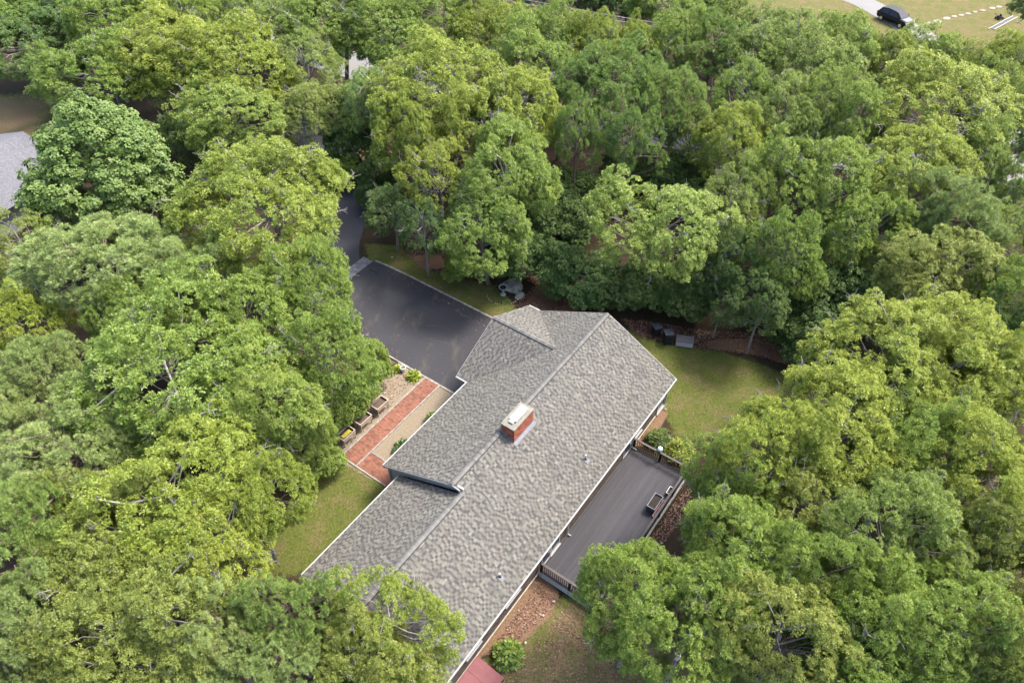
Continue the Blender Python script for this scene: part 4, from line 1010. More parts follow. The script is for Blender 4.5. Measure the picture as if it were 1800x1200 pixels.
TREES = [
 # left woods
 (186, 296, 122, 12, 'maple', 'maple', 'dense dark green maple beside the grey neighbouring roof', W1),
 (462, 372, 143, 12.5, 'oak', 'yellow', 'large yellow-green oak left of the lane where it meets the stone band', W1),
 (532, 522, 80, 11, 'oak', 'green', 'green oak covering the left end of the stone band', W1),
 (572, 636, 86, 10, 'oak', 'green', 'round green oak overhanging the driveway and the low dark planter', W1),
 (440, 580, 100, 11, 'oak', 'green', 'mid-green oak below the large yellow-green oak', W1),
 (315, 655, 165, 12, 'oak', 'green', 'widest oak of the left woods, midway between left edge and planters', W1),
 (452, 715, 104, 10.5, 'oak', 'green', 'bushy oak directly left of the three wooden planters', W1),
 (195, 478, 122, 11, 'pine', 'pine', 'broad pale pine directly below the dark maple', W1),
 (345, 520, 66, 10.5, 'pine', 'pine', 'small pale pine between the broad pale pine and the yellow-green oak', W1),
 (40, 448, 70, 8.5, 'open', 'olive', 'olive-brown tree at the left edge below the neighbouring roof', W1),
 (38, 575, 60, 9, 'oak', 'gold', 'bright golden-green tree at the left edge', W1),
 (75, 665, 70, 10, 'pine', 'pine', 'pale rounded pine just below the golden tree at the left edge', W1),
 (155, 800, 112, 10.5, 'pine', 'pine', 'wide pale pine in the left woods below the rounded pine', W1),
 (40, 790, 70, 10, 'pine', 'pine', 'pale pine touching the left edge halfway down the lower left', W1),
 (250, 560, 70, 10, 'oak', 'green', 'smaller oak tucked under the broad pale pine', W1),
 (530, 752, 48, 7.5, 'oak', 'green', 'low oak bough mass behind the middle planter', W1),
 (588, 728, 34, 3.4, 'shrub', 'green', 'leafy shrub pressed behind the middle planter', W1),
 (628, 690, 34, 3.6, 'shrub', 'green', 'leafy shrub behind the planter nearest the driveway', W1),
 (556, 770, 34, 3.2, 'shrub', 'green', 'leafy shrub left of the planter with the yellow tray', W1),
 (655, 640, 30, 4.0, 'shrub', 'green', 'leafy shrub left of the low dark planter', W1),
 (600, 300, 34, 3.5, 'shrub', 'green', 'green shrub at the left edge of the lane bend', W2),
 (668, 300, 36, 4.0, 'shrub', 'dark', 'dark shrub right of the lane bend', W2),
 (650, 345, 26, 3.0, 'shrub', 'dark', 'small dark shrub leaning over the right lane edge', W2),
 # bottom left
 (308, 895, 145, 11, 'oak', 'yellow', 'wide yellowish oak left of the west lawn', W5),
 (440, 888, 84, 9.5, 'oak', 'yellow', 'yellowish oak at the edge of the west lawn', W5),
 (210, 1000, 115, 10.5, 'oak', 'olive', 'olive oak right of the tall pine at the lower left edge', W5),
 (396, 985, 90, 9.5, 'open', 'yellow', 'thin-leaved yellowish oak left of the nearest roof corner', W5),
 (35, 1000, 82, 11.5, 'pine', 'pineb', 'tall fresh green pine at the lower left edge', W5),
 (60, 1130, 80, 11, 'pine', 'pine', 'pale pine in the bottom left corner', W5),
 (240, 1120, 115, 10.5, 'oak', 'olive', 'olive oak at the bottom edge left of the ragged pine', W5),
 (390, 1125, 92, 9.5, 'pineo', 'pine', 'ragged pine with bare grey branches at the bottom edge', W5),
 (500, 1100, 77, 9.5, 'pine', 'pineb', 'green pine below the nearest roof corner', W5),
 (688, 1106, 102, 8.8, 'open', 'yellow', 'sparse yellowish oak spreading over the near end of the roof', W5),
 (640, 1190, 95, 8.5, 'oak', 'olive', 'olive oak at the bottom edge in front of the roof end', W5),
 (480, 1195, 85, 8.5, 'pine', 'pine', 'pale pine at the bottom edge left of the sparse oak', W5),
 (140, 1190, 70, 9, 'oak', 'olive', 'small olive oak at the bottom edge right of the corner pine', W5),
 (135, 905, 60, 9.5, 'oak', 'olive', 'olive oak between the wide pale pine and the tall fresh pine', W5),
 # top left
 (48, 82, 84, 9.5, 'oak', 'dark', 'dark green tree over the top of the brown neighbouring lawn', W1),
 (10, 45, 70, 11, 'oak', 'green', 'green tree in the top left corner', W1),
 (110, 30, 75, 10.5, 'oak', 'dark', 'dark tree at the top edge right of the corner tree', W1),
 (185, 130, 88, 11, 'oak', 'green', 'green oak directly above the dark maple', W1),
 (215, 40, 75, 11.5, 'oak', 'green', 'light green oak at the top edge above the dark maple', W1),
 (305, 105, 95, 12, 'oak', 'yellow', 'bright yellow-green oak in the upper left, left half of the brightest pair', W1),
 (405, 120, 98, 12, 'oak', 'yellow', 'bright yellow-green oak in the upper left, right half of the brightest pair', W1),
 (400, 205, 88, 10, 'oak', 'green', 'green oak hanging below the bright pair of the upper left', W1),
 (320, 30, 70, 12, 'oak', 'green', 'green tree at the top edge above the bright pair', W1),
 (330, 250, 48, 7, 'oak', 'dark', 'dark low tree in the gap right of the maple', W1),
 (475, 65, 68, 11, 'open', 'grey', 'grey-green thin tree right of the bright upper-left pair', W2),
 (420, 15, 60, 11, 'oak', 'green', 'green tree at the top edge left of the grey-green thin tree', W2),
 (545, 125, 62, 10.5, 'open', 'grey', 'grey-green tree left of the trunks before the pale road', W2),
 (560, 200, 56, 9, 'oak', 'grey', 'grey-green tree over the dark hollow above the lane', W2),
 (645, 195, 52, 9.5, 'oak', 'pineb', 'fresh green small tree left of the big yellow oak', W2),
 (620, 260, 46, 6, 'shrub', 'dark', 'dark shrub where the lane enters the woods', W2),
 (590, 45, 85, 12, 'oak', 'green', 'green tree at the top edge above the glimpse of pale road', W2),
 (672, 64, 86, 11.5, 'oak', 'green', 'green tree at the top right of the pale road glimpse', W2),
 (540, 0, 60, 11, 'oak', 'green', 'small green tree at the top edge left of the road glimpse', W2),
 (790, 40, 82, 11.5, 'oak', 'green', 'light green tree at the top edge above the big yellow oak', W2),
 (868, 72, 70, 11.5, 'oak', 'yellow', 'yellow-green tree at the top edge left of the power lines', W2),
 # centre oak group
 (765, 165, 118, 13, 'oak', 'yellow', 'big yellow oak above the driveway, upper crown of the group', W2),
 (880, 215, 98, 12.5, 'oak', 'yellow', 'yellow-green oak touching the big yellow oak on its right', W2),
 (712, 255, 62, 11, 'oak', 'yellow', 'small yellow crown left below the big yellow oak', W2),
 (900, 310, 92, 11.5, 'oak', 'green', 'green oak right of the hollow above the birdbath', W2),
 (855, 400, 82, 9, 'oak', 'green', 'green oak whose boughs hang just above the boulder', W2),
 (770, 320, 62, 10, 'open', 'yellow', 'thin yellow-green crown with a bare crooked limb above the leaning trunk', W2),
 (745, 405, 52, 7.5, 'open', 'dark', 'dark oak with a leaning trunk at the driveway lawn', W2),
 (690, 370, 52, 6.5, 'oak', 'dark', 'dark low oak at the right edge of the lane', W2),
 (905, 455, 52, 5, 'shrub', 'dark', 'dark shrub right behind the boulder', W2),
 (815, 465, 34, 3, 'shrub', 'green', 'small green shrub on the litter left of the boulder', W2),
 # top centre
 (935, 120, 78, 12, 'oak', 'green', 'green tree left of the bright green pine', W3),
 (965, 72, 58, 11.5, 'oak', 'green', 'light green tree just below the power lines', W3),
 (1048, 100, 58, 11.5, 'oak', 'yellow', 'yellow-green tree under the right end of the power lines', W3),
 (1112, 105, 45, 11, 'oak', 'yellow', 'narrow yellow-green tree above the bright green pine', W3),
 (1190, 92, 60, 11.5, 'oak', 'green', 'green tree right of the power lines', W3),
 (1255, 100, 64, 12, 'pineo', 'pineb', 'open green pine with a bare stem at top centre', W3),
 (1065, -22, 60, 9.5, 'oak', 'dark', 'dark tree at the top edge farthest behind the power lines', W3),
 (1180, 10, 70, 10.5, 'oak', 'green', 'green tree at the top edge left of the red-brown clearing', W3),
 (1250, 30, 45, 9.5, 'oak', 'green', 'small green tree beside the red-brown clearing', W3),
 (1330, 110, 70, 11.5, 'open', 'grey', 'grey-green tree below the far dry lawn, left end of its row', W3),
 (1345, 60, 48, 8.5, 'oak', 'grey', 'small grey-green tree at the lower edge of the far lawn', W3),
 (1410, 120, 75, 12, 'oak', 'grey', 'grey-green oak in the middle of the row below the far lawn', W3),
 (1480, 95, 62, 11, 'oak', 'green', 'green tree below the far lawn left of the parked car', W3),
 (1550, 113, 55, 10, 'oak', 'yellow', 'yellow-green tree just below the parked car', W3),
 (1630, 115, 52, 9.5, 'oak', 'green', 'green tree below the stepping stones', W3),
 (1690, 130, 50, 9, 'oak', 'yellow', 'yellowish tree below the ladder', W3),
 # pines, centre right
 (1085, 165, 88, 12.5, 'pine', 'pineb', 'bright green pine, tallest of the pine clump at upper centre', W3),
 (1165, 195, 62, 11.5, 'pine', 'pineb', 'bright green pine on the right of the pine clump', W3),
 (1015, 245, 46, 11.5, 'pineo', 'pineb', 'open pine at the lower left of the clump with two bare trunks', W3),
 (1100, 255, 55, 11.5, 'pineo', 'pineb', 'open pine at the lower right of the clump over bare limbs', W3),
 (985, 175, 48, 10, 'oak', 'dark', 'dark green tree between the big yellow group and the pines', W3),
 (1210, 250, 45, 9, 'open', 'grey', 'grey-green slim tree right of the pine clump', W3),
 # middle right
 (1148, 400, 112, 10.5, 'oak', 'green', 'round bright green oak standing behind the house ridge end', W3),
 (1290, 265, 68, 10.5, 'oak', 'yellow', 'yellow-green tree right of the pine clump', W3),
 (1300, 180, 62, 11, 'open', 'green', 'thin green tree above the yellow-green tree right of the pines', W3),
 (1380, 215, 68, 11, 'oak', 'grey', 'grey-green tree at mid right above the forked bare limbs', W3),
 (1298, 362, 58, 10, 'open', 'grey', 'pale grey-green tree right of the round bright oak', W3),
 (1370, 455, 66, 9.5, 'oak', 'green', 'narrow green oak above the dark hollow of the east lawn', W3),
 (1440, 335, 92, 11.5, 'oak', 'green', 'green oak with pale crooked limbs at mid right', W3),
 (1375, 320, 58, 10.5, 'open', 'green', 'thin green oak with a bare grey stem left of the crooked-limb oak', W3),
 (1475, 215, 66, 11.5, 'oak', 'green', 'green tree left of the large yellow dome', W3),
 (1500, 420, 66, 9.5, 'oak', 'green', 'green oak above the dark understory at mid right', W3),
 (1640, 205, 112, 12.5, 'oak', 'yellow', 'large domed yellow-green oak in the upper right', W3),
 (1590, 315, 92, 11.5, 'oak', 'yellow', 'yellow-green oak below the large dome', W3),
 (1705, 300, 52, 10.5, 'oak', 'grey', 'grey-green tree on the lower right of the large dome', W3),
 (1742, 195, 48, 11, 'oak', 'grey', 'grey-green tree right of the large dome', W3),
 (1770, 130, 50, 10.5, 'oak', 'yellow', 'yellow tree at the right edge below the ladder', W3),
 (1785, 250, 52, 9.5, 'oak', 'dark', 'dark tree at the right edge beside the dome', W3),
 (1778, 350, 52, 9, 'pineo', 'pineb', 'dark ragged pine at the right edge', W3),
 (1655, 395, 76, 11, 'pine', 'pine', 'pale pine below the yellow oaks at the right', W3),
 (1640, 485, 88, 9.5, 'oak', 'olive', 'olive oak below the pale pine at the right', W3),
 (1740, 440, 58, 10, 'open', 'grey', 'grey-green oak with bare forked limbs at the right', W3),
 (1775, 530, 66, 9.5, 'oak', 'green', 'green oak at the right edge beside the olive oak', W3),
 (1570, 500, 60, 8, 'oak', 'olive', 'dull olive oak left below the pale pine', W3),
 (1850, 15, 48, 9, 'oak', 'dark', 'dark tree in the top right corner beyond the ladder', W3),
 (1270, 455, 52, 8, 'open', 'dark', 'dark oak in shade right of the round bright oak', W3),
 # lower right
 (1540, 645, 116, 10.5, 'oak', 'yellow', 'yellow-green oak at the right end of the east lawn', W4),
 (1660, 640, 105, 11, 'oak', 'yellow', 'yellow oak right of the lawn-end oak', W4),
 (1755, 690, 88, 10.5, 'oak', 'yellow', 'yellow oak at the right edge level with the lawn', W4),
 (1790, 610, 52, 8.5, 'oak', 'dark', 'dark tree at the right edge above the yellow oaks', W4),
 (1350, 800, 105, 10.5, 'oak', 'yellow', 'yellowish oak at the near side of the east lawn', W4),
 (1480, 790, 118, 11, 'oak', 'yellow', 'yellow-green oak right of the oak at the near side of the lawn', W4),
 (1282, 850, 80, 9.5, 'open', 'green', 'loose green oak reaching over the far deck corner', W4),
 (1600, 800, 88, 10.5, 'oak', 'green', 'green oak between the three yellow oaks at lower right', W4),
 (1700, 850, 105, 11, 'oak', 'yellow', 'broad yellow-green oak at the right above the grey-green crown', W4),
 (1400, 900, 84, 9.5, 'open', 'olive', 'thin olive oak with dark gaps and bare limbs at lower right', W4),
 (1570, 950, 108, 11, 'oak', 'grey', 'grey-green oak in the middle of the lower right woods', W4),
 (1297, 1015, 107, 10.5, 'oak', 'green', 'green oak right of the deck', W4),
 (1112, 1075, 92, 9.5, 'oak', 'green', 'green oak hiding the near corner of the deck', W4),
 (1200, 1120, 115, 10.5, 'oak', 'green', 'green oak at the bottom edge right of the back yard', W4),
 (1430, 1030, 95, 10.5, 'oak', 'green', 'green oak left of the grey-green crown at lower right', W4),
 (1370, 1130, 115, 10.5, 'oak', 'olive', 'olive-green oak at the bottom edge, lower right', W4),
 (1530, 1110, 105, 10.5, 'oak', 'green', 'green oak at the bottom edge below the grey-green crown', W4),
 (1720, 980, 95, 10.5, 'oak', 'olive', 'olive oak at the right below the broad yellow-green oak', W4),
 (1660, 1110, 100, 10.5, 'oak', 'green', 'green oak at the bottom edge left of the corner oak', W4),
 (1775, 1130, 85, 10.5, 'oak', 'olive', 'olive oak in the bottom right corner', W4),
 (1795, 930, 60, 10, 'oak', 'yellow', 'yellowish oak at the right edge, lower half', W4),
 (1240, 925, 40, 6, 'open', 'olive', 'low olive oak beside the outer deck railing', W4),
 (1480, 1200, 90, 9.5, 'oak', 'green', 'green oak cut by the bottom edge below the olive-green oak', W4),
 # understory along the east lawn and behind the house
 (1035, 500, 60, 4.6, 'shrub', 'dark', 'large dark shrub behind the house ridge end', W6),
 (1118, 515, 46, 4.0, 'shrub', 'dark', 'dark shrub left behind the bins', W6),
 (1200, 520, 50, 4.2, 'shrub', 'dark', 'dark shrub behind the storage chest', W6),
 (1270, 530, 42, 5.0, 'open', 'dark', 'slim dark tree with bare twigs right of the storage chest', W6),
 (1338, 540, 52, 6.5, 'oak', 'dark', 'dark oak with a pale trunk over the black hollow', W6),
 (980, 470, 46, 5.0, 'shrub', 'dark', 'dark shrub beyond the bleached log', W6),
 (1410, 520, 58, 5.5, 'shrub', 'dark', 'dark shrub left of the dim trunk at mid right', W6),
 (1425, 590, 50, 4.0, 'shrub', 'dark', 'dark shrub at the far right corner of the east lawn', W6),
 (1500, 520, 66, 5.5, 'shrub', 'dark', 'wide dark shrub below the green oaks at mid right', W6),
 (1010, 395, 42, 4.5, 'shrub', 'dark', 'added dark shrub beneath the two bare pine trunks', W6),  # hollow shrubs added to darken it; their deep green stands in for shade
 (1060, 340, 40, 4.0, 'shrub', 'dark', 'added dark shrub behind the round bright oak', W6),
 (1000, 330, 40, 4.0, 'shrub', 'dark', 'added dark shrub deep in the hollow left of the bare pine trunks', W6),
 (1090, 300, 40, 4.0, 'shrub', 'dark', 'added dark shrub below the open pine limbs', W6),
 (1190, 320, 46, 5.0, 'shrub', 'dark', 'added dark shrub at the upper right shoulder of the round bright oak', W6),
 (950, 392, 40, 4.5, 'shrub', 'dark', 'added dark shrub in the hollow right of the boulder oak', W6),
 (985, 365, 38, 4.5, 'shrub', 'dark', 'added dark shrub left of the bare pine trunks', W6),
 (1135, 300, 36, 4.0, 'shrub', 'dark', 'added dark shrub under the right side of the pine clump', W6),
 (1240, 330, 36, 4.5, 'shrub', 'dark', 'added dark shrub between the round bright oak and the pale tree', W6),
 (562, 812, 34, 3.0, 'shrub', 'green', 'leafy shrub at the upper corner of the west lawn', W1),
 (955, -12, 48, 8.0, 'oak', 'dark', 'dark tree behind the left part of the power lines', W3),
 (1030, -8, 48, 8.0, 'oak', 'dark', 'dark tree behind the middle of the power lines', W3),
 (1105, 8, 46, 8.0, 'oak', 'dark', 'dark tree behind the right part of the power lines', W3),
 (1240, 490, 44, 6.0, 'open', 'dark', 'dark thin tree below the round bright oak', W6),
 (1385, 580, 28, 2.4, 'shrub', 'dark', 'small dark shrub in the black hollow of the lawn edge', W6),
]
for T_ in TREES:
    plant(*T_[:7], group=T_[7], cat='shrub' if T_[4] == 'shrub' else 'tree')

# garden plants
def clump(name, label, loc, r, h, tone, n, L, W, seed, cat='plant', group=None, spread=(.3, 1.5)):
    rg = np.random.default_rng(seed)
    q = rand_dirs(rg, n); q[:, 2] = np.abs(q[:, 2]); P = q * np.array([r, r, h]) * rg.uniform(.55, 1.0, (n, 1)); N = unitv(q + [0, 0, .5])
    a = tufts_to_leaves(rg, P, N, 8, L, W, spread, .3, rg.uniform(0, 1, n))
    me = leaf_mesh('foliage', *a); me.materials.append(LEAF[tone])
    t = thing(name, label, cat, loc, 0, group); link('foliage', me, t)
    st = MB()
    for i in range(9):
        e = P[rg.integers(n)] * .85; st.tube([(0, 0, -.03), tuple(e * .5 + [0, 0, .05]), tuple(e)], [.018, .012, .006], 4, cap=False)
    st.build('stem', M_bark, t, fix=False)
    return t
clump('hosta', 'yellow-green leafy plant right of the white pot', g0(1.0, -4.85, .02), .42, .35, 'gold', 60, .26, .10, 1, group='yellow-green plants by the kerb')
clump('hosta', 'yellow-green leafy plant left of the white pot', g0(.82, -6.28, .02), .30, .32, 'gold', 45, .22, .09, 2, group='yellow-green plants by the kerb')
clump('foundation_shrub', 'green shrub against the front wall halfway along the eave', g0(-1.15, -0.95, .02), .65, .95, 'fern', 150, .2, .09, 3, 'shrub', 'shrubs along the front wall')
clump('foundation_shrub', 'low dark shrub against the front wall near the walk spur', g0(-4.2, -1.15, .02), .75, .7, 'dark', 150, .2, .09, 4, 'shrub', 'shrubs along the front wall')
clump('garden_bush', 'rounded leafy bush beside the red cellar hatch', g0(-10.75, 11.95, .0), .80, 1.05, 'green', 190, .24, .10, 5, 'bush')
clump('corner_shrub', 'loose yellow-green shrub beside the far deck corner', g0(6.5, 13.4, .0), .95, 1.2, 'yellow', 160, .24, .08, 6, 'shrub')
clump('corner_shrub', 'feathery green shrub between house wall and far deck corner', g0(6.6, 11.8, .0), .85, 1.0, 'fern', 220, .26, .05, 7, 'shrub')
clump('bed_plant', 'low green plant in the birdbath bed', g0(11.2, -4.25, .0), .4, .22, 'fern', 50, .16, .06, 8)
clump('edge_fern', 'yellow-green low growth at the edge of the trees by the sandy bed', g0(-0.9, -6.9, .0), .6, .55, 'gold', 110, .2, .08, 9)

# grass blades and fallen leaves: uncountable, one object each
def scatter_in(poly, n, r):
    lo, hi = poly.min(0), poly.max(0); out = np.zeros((0, 2))
    while len(out) < n:
        P = r.uniform(lo, hi, (n * 2, 2)); ins = np.zeros(len(P), bool)
        for i in range(len(poly)):
            a, b_ = poly[i], poly[(i + 1) % len(poly)]
            cnd = (a[1] > P[:, 1]) != (b_[1] > P[:, 1]); xs = a[0] + (P[:, 1] - a[1]) / (b_[1] - a[1] + 1e-12) * (b_[0] - a[0]); ins ^= cnd & (P[:, 0] < xs)
        out = np.concatenate([out, P[ins]])
    return out[:n]
rg = np.random.default_rng(99)
def off_house(P):
    u, v = to_uv(P); inh = (u > -14.9) & (u < 9.9) & (v > .9) & (v < 11.0); ind = (u > -6.2) & (u < 9.2) & (v > 10.4) & (v < 14.8)
    dr = (u > 1.4) & (u < 9.25) & (v < 1) & (v > -17)
    return P[~(inh | dr | ((u > -6.2) & (u < 5.1) & (v > 10.4) & (v < 14.8)))]
GR = off_house(np.concatenate([scatter_in(PATCH['lawn_north'], 9000, rg), scatter_in(PATCH['lawn_east'], 16000, rg), scatter_in(PATCH['lawn_west'], 9000, rg), scatter_in(PATCH['yard_south'], 9000, rg)]))
n = len(GR); B = np.column_stack([GR, ground_z(GR) - .01]); D = unitv(rg.normal(0, .55, (n, 3)) * [1, 1, 0] + [0, 0, 1.0]); 
me = leaf_mesh('grass', B, D, unitv(rg.normal(size=(n, 3))), rg.uniform(.05, .12, n), rg.uniform(.012, .025, n), rg.uniform(0, 1, (n, 2)))
me.materials.append(leaf_mat('grass_blade', (.070, .092, .018), (.115, .135, .027), (.175, .170, .048), (.24, .20, .08), .3)); link('grass', me, None, 'stuff')
FL = [pxpoly([(905, 480), (960, 480), (1010, 545), (960, 550), (905, 540), (940, 500)]), pxpoly([(1090, 560), (1420, 585), (1440, 650), (1330, 615), (1240, 605), (1120, 590)]), pxpoly([(690, 440), (780, 440), (880, 505), (800, 500)]),
      pxpoly([(930, 1005), (985, 1050), (900, 1140), (800, 1160)], -.55), pxpoly([(1000, 1060), (1120, 1040), (1120, 1200), (880, 1200)], -.55), pxpoly([(1180, 880), (1215, 860), (1215, 900), (1110, 1010), (1095, 1005)], -.55), uvpoly([(-7, -6.4), (1.2, -9), (1.2, -4.4), (-7, -4.4)])]
FP = off_house(np.concatenate([scatter_in(p, k, rg) for p, k in zip(FL, (2600, 5200, 1500, 1500, 1500, 900, 900))]))
DL = np.concatenate([scatter_in(uvpoly([(8.0, -15.5), (8.95, -15.5), (8.95, -1), (8.3, -1)]), 70, rg), scatter_in(uvpoly([(1.7, -15), (3.2, -15), (2.2, -6), (1.7, -6)]), 110, rg), scatter_in(uvpoly([(2, -15), (8.5, -15), (8.5, -2), (2, -2)]), 60, rg), scatter_in(uvpoly([(-6.8, -4), (1.4, -4), (1.4, -3), (-6.8, -3)]), 40, rg)])
FP = np.concatenate([FP, DL])
n = len(FP); B = np.column_stack([FP, ground_z(FP) + rg.uniform(.020, .04, n)]); D = unitv(rg.normal(size=(n, 3)) * [1, 1, .25])
me = leaf_mesh('fallen_leaves', B, D, unitv(rg.normal(size=(n, 3)) * .4 + [0, 0, 1]), rg.uniform(.08, .16, n), rg.uniform(.05, .09, n), rg.uniform(0, 1, (n, 2)))
me.materials.append(leaf_mat('fallen_leaf', (.08, .038, .027), (.15, .072, .048), (.24, .128, .082), (.34, .22, .14), .1)); link('fallen_leaves', me, None, 'stuff')

# ------------------------------------------------------------------ neighbour's roof at the left edge
A = un(0, 268, 3.2); B_ = un(52, 260, 3.2); 
nh = thing('neighbour_house', 'neighbouring house with pale grey shingle roof at the left edge', 'house', (un(20, 320, 0)[0] + 1.6, un(20, 320, 0)[1] - 4.6, 0), math.radians(62))
q = MB(); q.box(-5.2, 5.2, -3.6, 7.0, -.1, 2.7); q.build('wall', M_sidew, nh)
for sgn, yb, yr in ((-1, -4.2, 1.7), (1, 7.6, 1.7)):
    q = MB(); q.slab([(-5.6, yb, 2.6), (5.6, yb, 2.6), (5.6, yr, 4.6), (-5.6, yr, 4.6)], (0, 0, -.12)); rp_ = q.build('roof_slope', M_dark, nh)
    q = MB(); es_ = np.array([0, yr - yb, 2.0]); bl_ = np.linalg.norm(es_)
    SHC_, SHW_, SDC_ = SHC[:], SHW[:], SDC[:]
    SHC[:] = [(.15, .15, .162), (.145, .145, .157), (.138, .138, .15)]; SHW[:] = [1, 1, 1]; SDC[:] = [(.128, .128, .14)] * 5
    shingle_field(q, np.array([0, yb, 2.6]), np.array([1., 0, 0]), es_ / bl_, lambda s: (-5.6, 5.6), bl_, 77 + sgn)
    SHC[:] = SHC_; SHW[:] = SHW_; SDC[:] = SDC_
    q.build('shingles', M_shing, rp_, kind='stuff', fix=False)
for sx in (-1, 1):
    q = MB(); q.slab([(sx * 5.2, -3.6, 2.7), (sx * 5.2, 7.0, 2.7), (sx * 5.2, 1.7, 4.4)], (-sx * .1, 0, 0)); q.build('gable', M_sidew, nh)

# ------------------------------------------------------------------ far yard: car, stepping stones, ladder, machine, power lines
M_car = mat('black_car_paint', (0.008, 0.0085, 0.010), 0.38, 0.1, 2, spec=0.25); M_hood = M_car
M_silver = mat('silver_trim', (0.62, 0.63, 0.65), .25, .05, 4, metal=.8); M_tyre = mat('tyre_rubber', (0.02, 0.02, 0.02), .85); M_lamp = mat('headlamp_glass', (0.75, 0.77, 0.8), .1, .05, 4)
M_cglass = mat('tinted_car_glass', (0.010, 0.011, 0.024), 0.25, 0.1, 2, spec=0.3)
t = thing('parked_car', 'black car parked on the pale drive at the top right', 'car', (48.15, 94.7, 0.01), math.radians(-58))
secs = [(-2.28, .50, .98, .78), (-2.15, .36, 1.02, .86), (-1.2, .30, 1.02, .91), (0.2, .30, 1.0, .92), (1.1, .30, .98, .91), (1.9, .34, .90, .86), (2.25, .42, .78, .72)]
q = MB(); vs = []; 
for x, z0, z1, hw_ in secs: vs += [(x, -hw_ * .92, z0), (x, -hw_, (z0 + z1) / 2), (x, -hw_ * .93, z1), (x, 0, z1 + .03), (x, hw_ * .93, z1), (x, hw_, (z0 + z1) / 2), (x, hw_ * .92, z0)]
fs = []
for i in range(len(secs) - 1):
    for k in range(7): a = i * 7 + k; b_ = i * 7 + (k + 1) % 7; fs.append((a, b_, b_ + 7, a + 7))
fs += [tuple(range(7))[::-1], tuple(range((len(secs) - 1) * 7, len(secs) * 7))]
q.add(vs, fs); q.build('body', M_car, t, smooth=False)
q = MB(); cs = [(-2.1, 1.0, .80, 1.0), (-1.75, 1.0, .66, 1.52), (-1.0, 1.0, .64, 1.66), (.1, 1.0, .64, 1.64), (.45, 1.0, .63, 1.58), (1.25, .98, .76, 1.0)]
vs = []
for x, z0, hy, z1 in cs: vs += [(x, -.86, z0 - .02), (x, -hy, z1), (x, hy, z1), (x, .86, z0 - .02)]
fs = []
for i in range(len(cs) - 1):
    for k in range(4): a = i * 4 + k; b_ = i * 4 + (k + 1) % 4; fs.append((a, b_, b_ + 4, a + 4))
q.add(vs, fs + [(3, 2, 1, 0), (20, 21, 22, 23)]); q.build('cabin', M_car, t)
q = MB(); q.slab([(.52, -.58, 1.56), (.52, .58, 1.56), (1.20, .70, 1.06), (1.20, -.70, 1.06)], (.012, 0, .018)); q.build('windscreen', M_cglass, t)
q = MB(); q.slab([(-1.80, -.58, 1.47), (-1.80, .58, 1.47), (-2.07, .70, 1.08), (-2.07, -.70, 1.08)], (-.015, 0, .015)); q.build('rear_window', M_cglass, t)
for s in (-1, 1):
    for x0, x1, xa, xb in ((-1.6, -.55, -1.45, -.55), (-.47, .95, -.47, .38)):
        q = MB(); q.slab([(x0, s * .862, 1.04), (x1, s * .862, 1.04), (xb, s * .672, 1.52), (xa, s * .672, 1.52)], (0, s * .015, .01)); q.build('side_window', M_cglass, t)
    for x in (-1.4, 1.42):
        q = MB(); q.tube([(x, s * .70, .34), (x, s * .93, .34)], .34, 18); wh = q.build('wheel', M_tyre, t)
        q = MB(); q.tube([(x, s * .92, .34), (x, s * .945, .34)], .21, 12); q.build('rim', M_silver, wh)
    q = MB(); q.slab([(2.08, s * .42, .68), (2.08, s * .74, .68), (1.98, s * .80, .80), (2.02, s * .42, .80)], (.17, 0, .01)); q.build('headlight', M_lamp, t)
    q = MB(); q.slab([(-2.2, s * .5, .80), (-2.2, s * .80, .80), (-2.14, s * .80, 1.0), (-2.16, s * .5, 1.0)], (-.11, 0, 0)); q.build('tail_light', mat('tail_lamp_red', (.3, .02, .02), .2), t)
    q = MB(); q.slab([(.85, s * .90, 1.0), (.98, s * .90, 1.0), (.98, s * 1.06, 1.04), (.85, s * 1.06, 1.04)], (0, 0, .12)); q.build('mirror', M_car, t)
q = MB(); q.box(2.17, 2.29, -.38, .38, .46, .70); q.build('grille', M_black, t)
q = MB(); q.box(2.285, 2.30, -.17, .17, .40, .50); q.build('number_plate', M_white, t)
q = MB(); q.box(2.0, 2.33, -.70, .70, .30, .42); q.build('bumper', M_slate, t)
q = MB(); q.slab([(1.30, -.68, 1.003), (1.30, .68, 1.003), (2.05, .62, .90), (2.05, -.62, .90)], (0, 0, .025)); q.build('bonnet', mat('bonnet_painted_sheen', (0.10, 0.103, 0.11), .25, .1, 2, spec=.6), t)  # sheen put into the colour: bonnet painted greyer than the black body

SP = [(1617, 46, 1.5), (1633, 42, 1.3), (1648, 38, 1.4), (1664, 33, 1.2), (1677, 29.5, .9), (1689, 27, .9), (1702, 24.5, .9), (1714, 21.5, .8), (1727, 19, .9), (1744, 15, 1.0), (1756, 12.5, 1.0)]
path = None
ords = ('first', 'second', 'third', 'fourth', 'fifth', 'sixth', 'seventh', 'eighth', 'ninth', 'tenth', 'last')
M_step = mat('pale_stepping_stone', (0.21, 0.19, 0.155), .9, .18, 3, .3, 20)
for i, (x, y, s) in enumerate(SP):
    p = un(x, y, 0); me = rock_mesh(s * .52, s * .36, .07, 200 + i, 2, .1); me.materials.append(M_step)
    o = link('stepping_stone', me); o.location = (p[0], p[1], .02); o.rotation_euler = (0, 0, .4 + random.uniform(-.3, .3))
    tag(o, f'pale flat stepping stone, {ords[i]} in the row counted from the parked car', 'stone', 'stepping stones in the far yard')
p0, p1 = un(1742, 53, 0), un(1783, 31, 0); d = p1 - p0; az = math.atan2(d[1], d[0]); Ld = np.hypot(d[0], d[1])
t = thing('ladder', 'white ladder lying on the ground in the top right corner', 'ladder', (*((p0 + p1) / 2)[:2], 0.02), az)
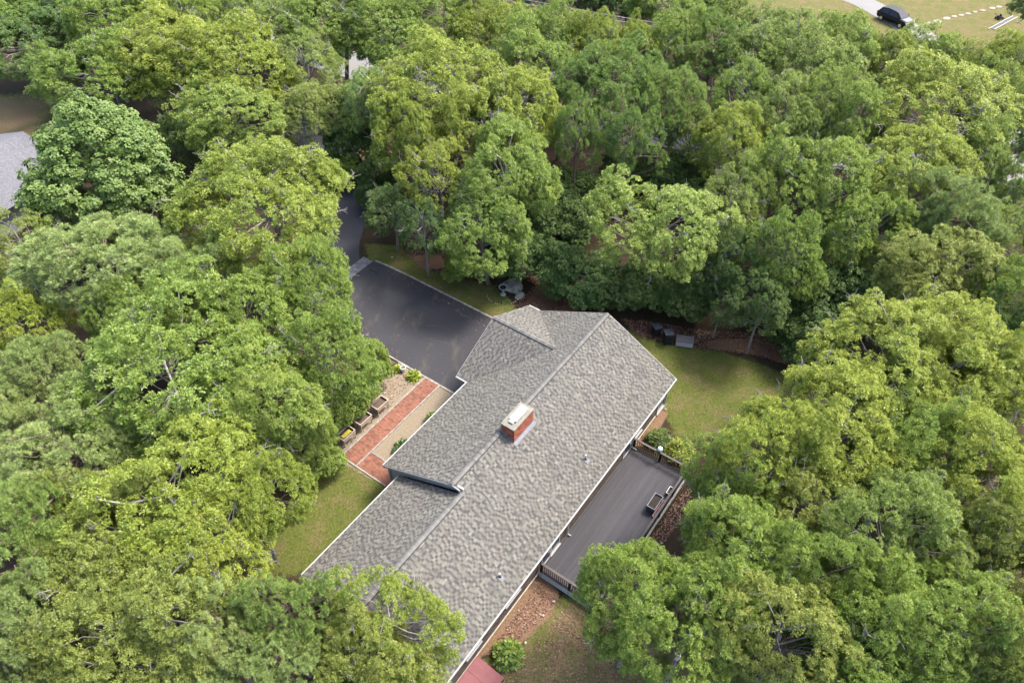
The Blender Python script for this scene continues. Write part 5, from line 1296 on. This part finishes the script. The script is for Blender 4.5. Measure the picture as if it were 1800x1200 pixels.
for s in (-1, 1):
    q = MB(); q.box(-Ld / 2 - s * .2, Ld / 2 - s * .2 + (.3 if s > 0 else 0), s * .27 - .035, s * .27 + .035, 0.03, .12); q.build('rail', M_pvc, t)
for i in range(14):
    x = -Ld / 2 + .35 + i * (Ld - .8) / 13; q = MB(); q.tube([(x, -.26, .08), (x, .26, .08)], .04, 6); q.build('rung', M_pvc, t)
p = un(1757, 31, 0.2)
t = thing('garden_machine', 'small black garden machine with a slanting handle near the ladder', 'machine', (p[0], p[1], .0), math.radians(205))
q = MB(); q.add([(-.35, -.28, .12), (.35, -.28, .12), (.35, .28, .12), (-.35, .28, .12), (-.28, -.22, .32), (.25, -.22, .42), (.25, .22, .42), (-.28, .22, .32)], [(3, 2, 1, 0), (4, 5, 6, 7), (0, 1, 5, 4), (1, 2, 6, 5), (2, 3, 7, 6), (3, 0, 4, 7)]); q.build('body', M_black, t)
q = MB(); q.tube([(-.05, 0, .38), (-.05, 0, .62)], [.17, .13], 12); q.build('engine', M_black, t)
for sx in (-.3, .3):
    for sy in (-1, 1): q = MB(); q.tube([(sx, sy * .28, .13), (sx, sy * .35, .13)], .13, 12); q.build('wheel', M_tyre, t)
q = MB(); q.tube([(.3, -.22, .3), (1.05, -.22, .85), (1.1, 0, .88), (1.05, .22, .85), (.3, .22, .3)], .025, 6); q.build('handle', M_black, t)

# power lines over the far side of the road, carried by wooden poles standing among the trees
M_pole = mat('grey_pole_wood', (0.20, 0.165, 0.13), .9, .2, 4)
Q0, Q1 = un(938, 0, 8.2), un(1150, 38, 8.2); dr_ = unit(Q1 - Q0); E0 = Q0 - dr_ * 20; E1 = Q1 + dr_ * 16
for E_, lab in ((E0, 'wooden utility pole hidden among trees left of the wires'), (E1, 'wooden utility pole hidden among trees right of the wires')):
    t = thing('utility_pole', lab, 'pole', (E_[0], E_[1], 0), math.atan2(dr_[1], dr_[0])); q = MB(); q.tube([(0, .1, -.1), (0, .1, 8.9)], [.16, .11], 10); q.build('shaft', M_pole, t)
    q = MB(); q.box(-.05, .05, -.7, .7, 8.2, 8.32); q.build('crossarm', M_pole, t)
for k, (off, zz_, lab) in enumerate(((-.5, 8.4, 'nearer of the two power lines at the top edge'), (.5, 8.4, 'farther of the two power lines at the top edge'))):
    nn_ = np.array([-dr_[1], dr_[0], 0]) * off; q = MB(); pts = []
    for i in range(25):
        f = i / 24; p = E0 + (E1 - E0) * f + nn_; pts.append((p[0], p[1], zz_ - 1.2 * 4 * f * (1 - f) * .5))
    q.tube(pts, .032, 5); tag(q.build('power_line', mat('wire_grey', (.25, .25, .26), .5), None), lab, 'wire', 'overhead power lines')
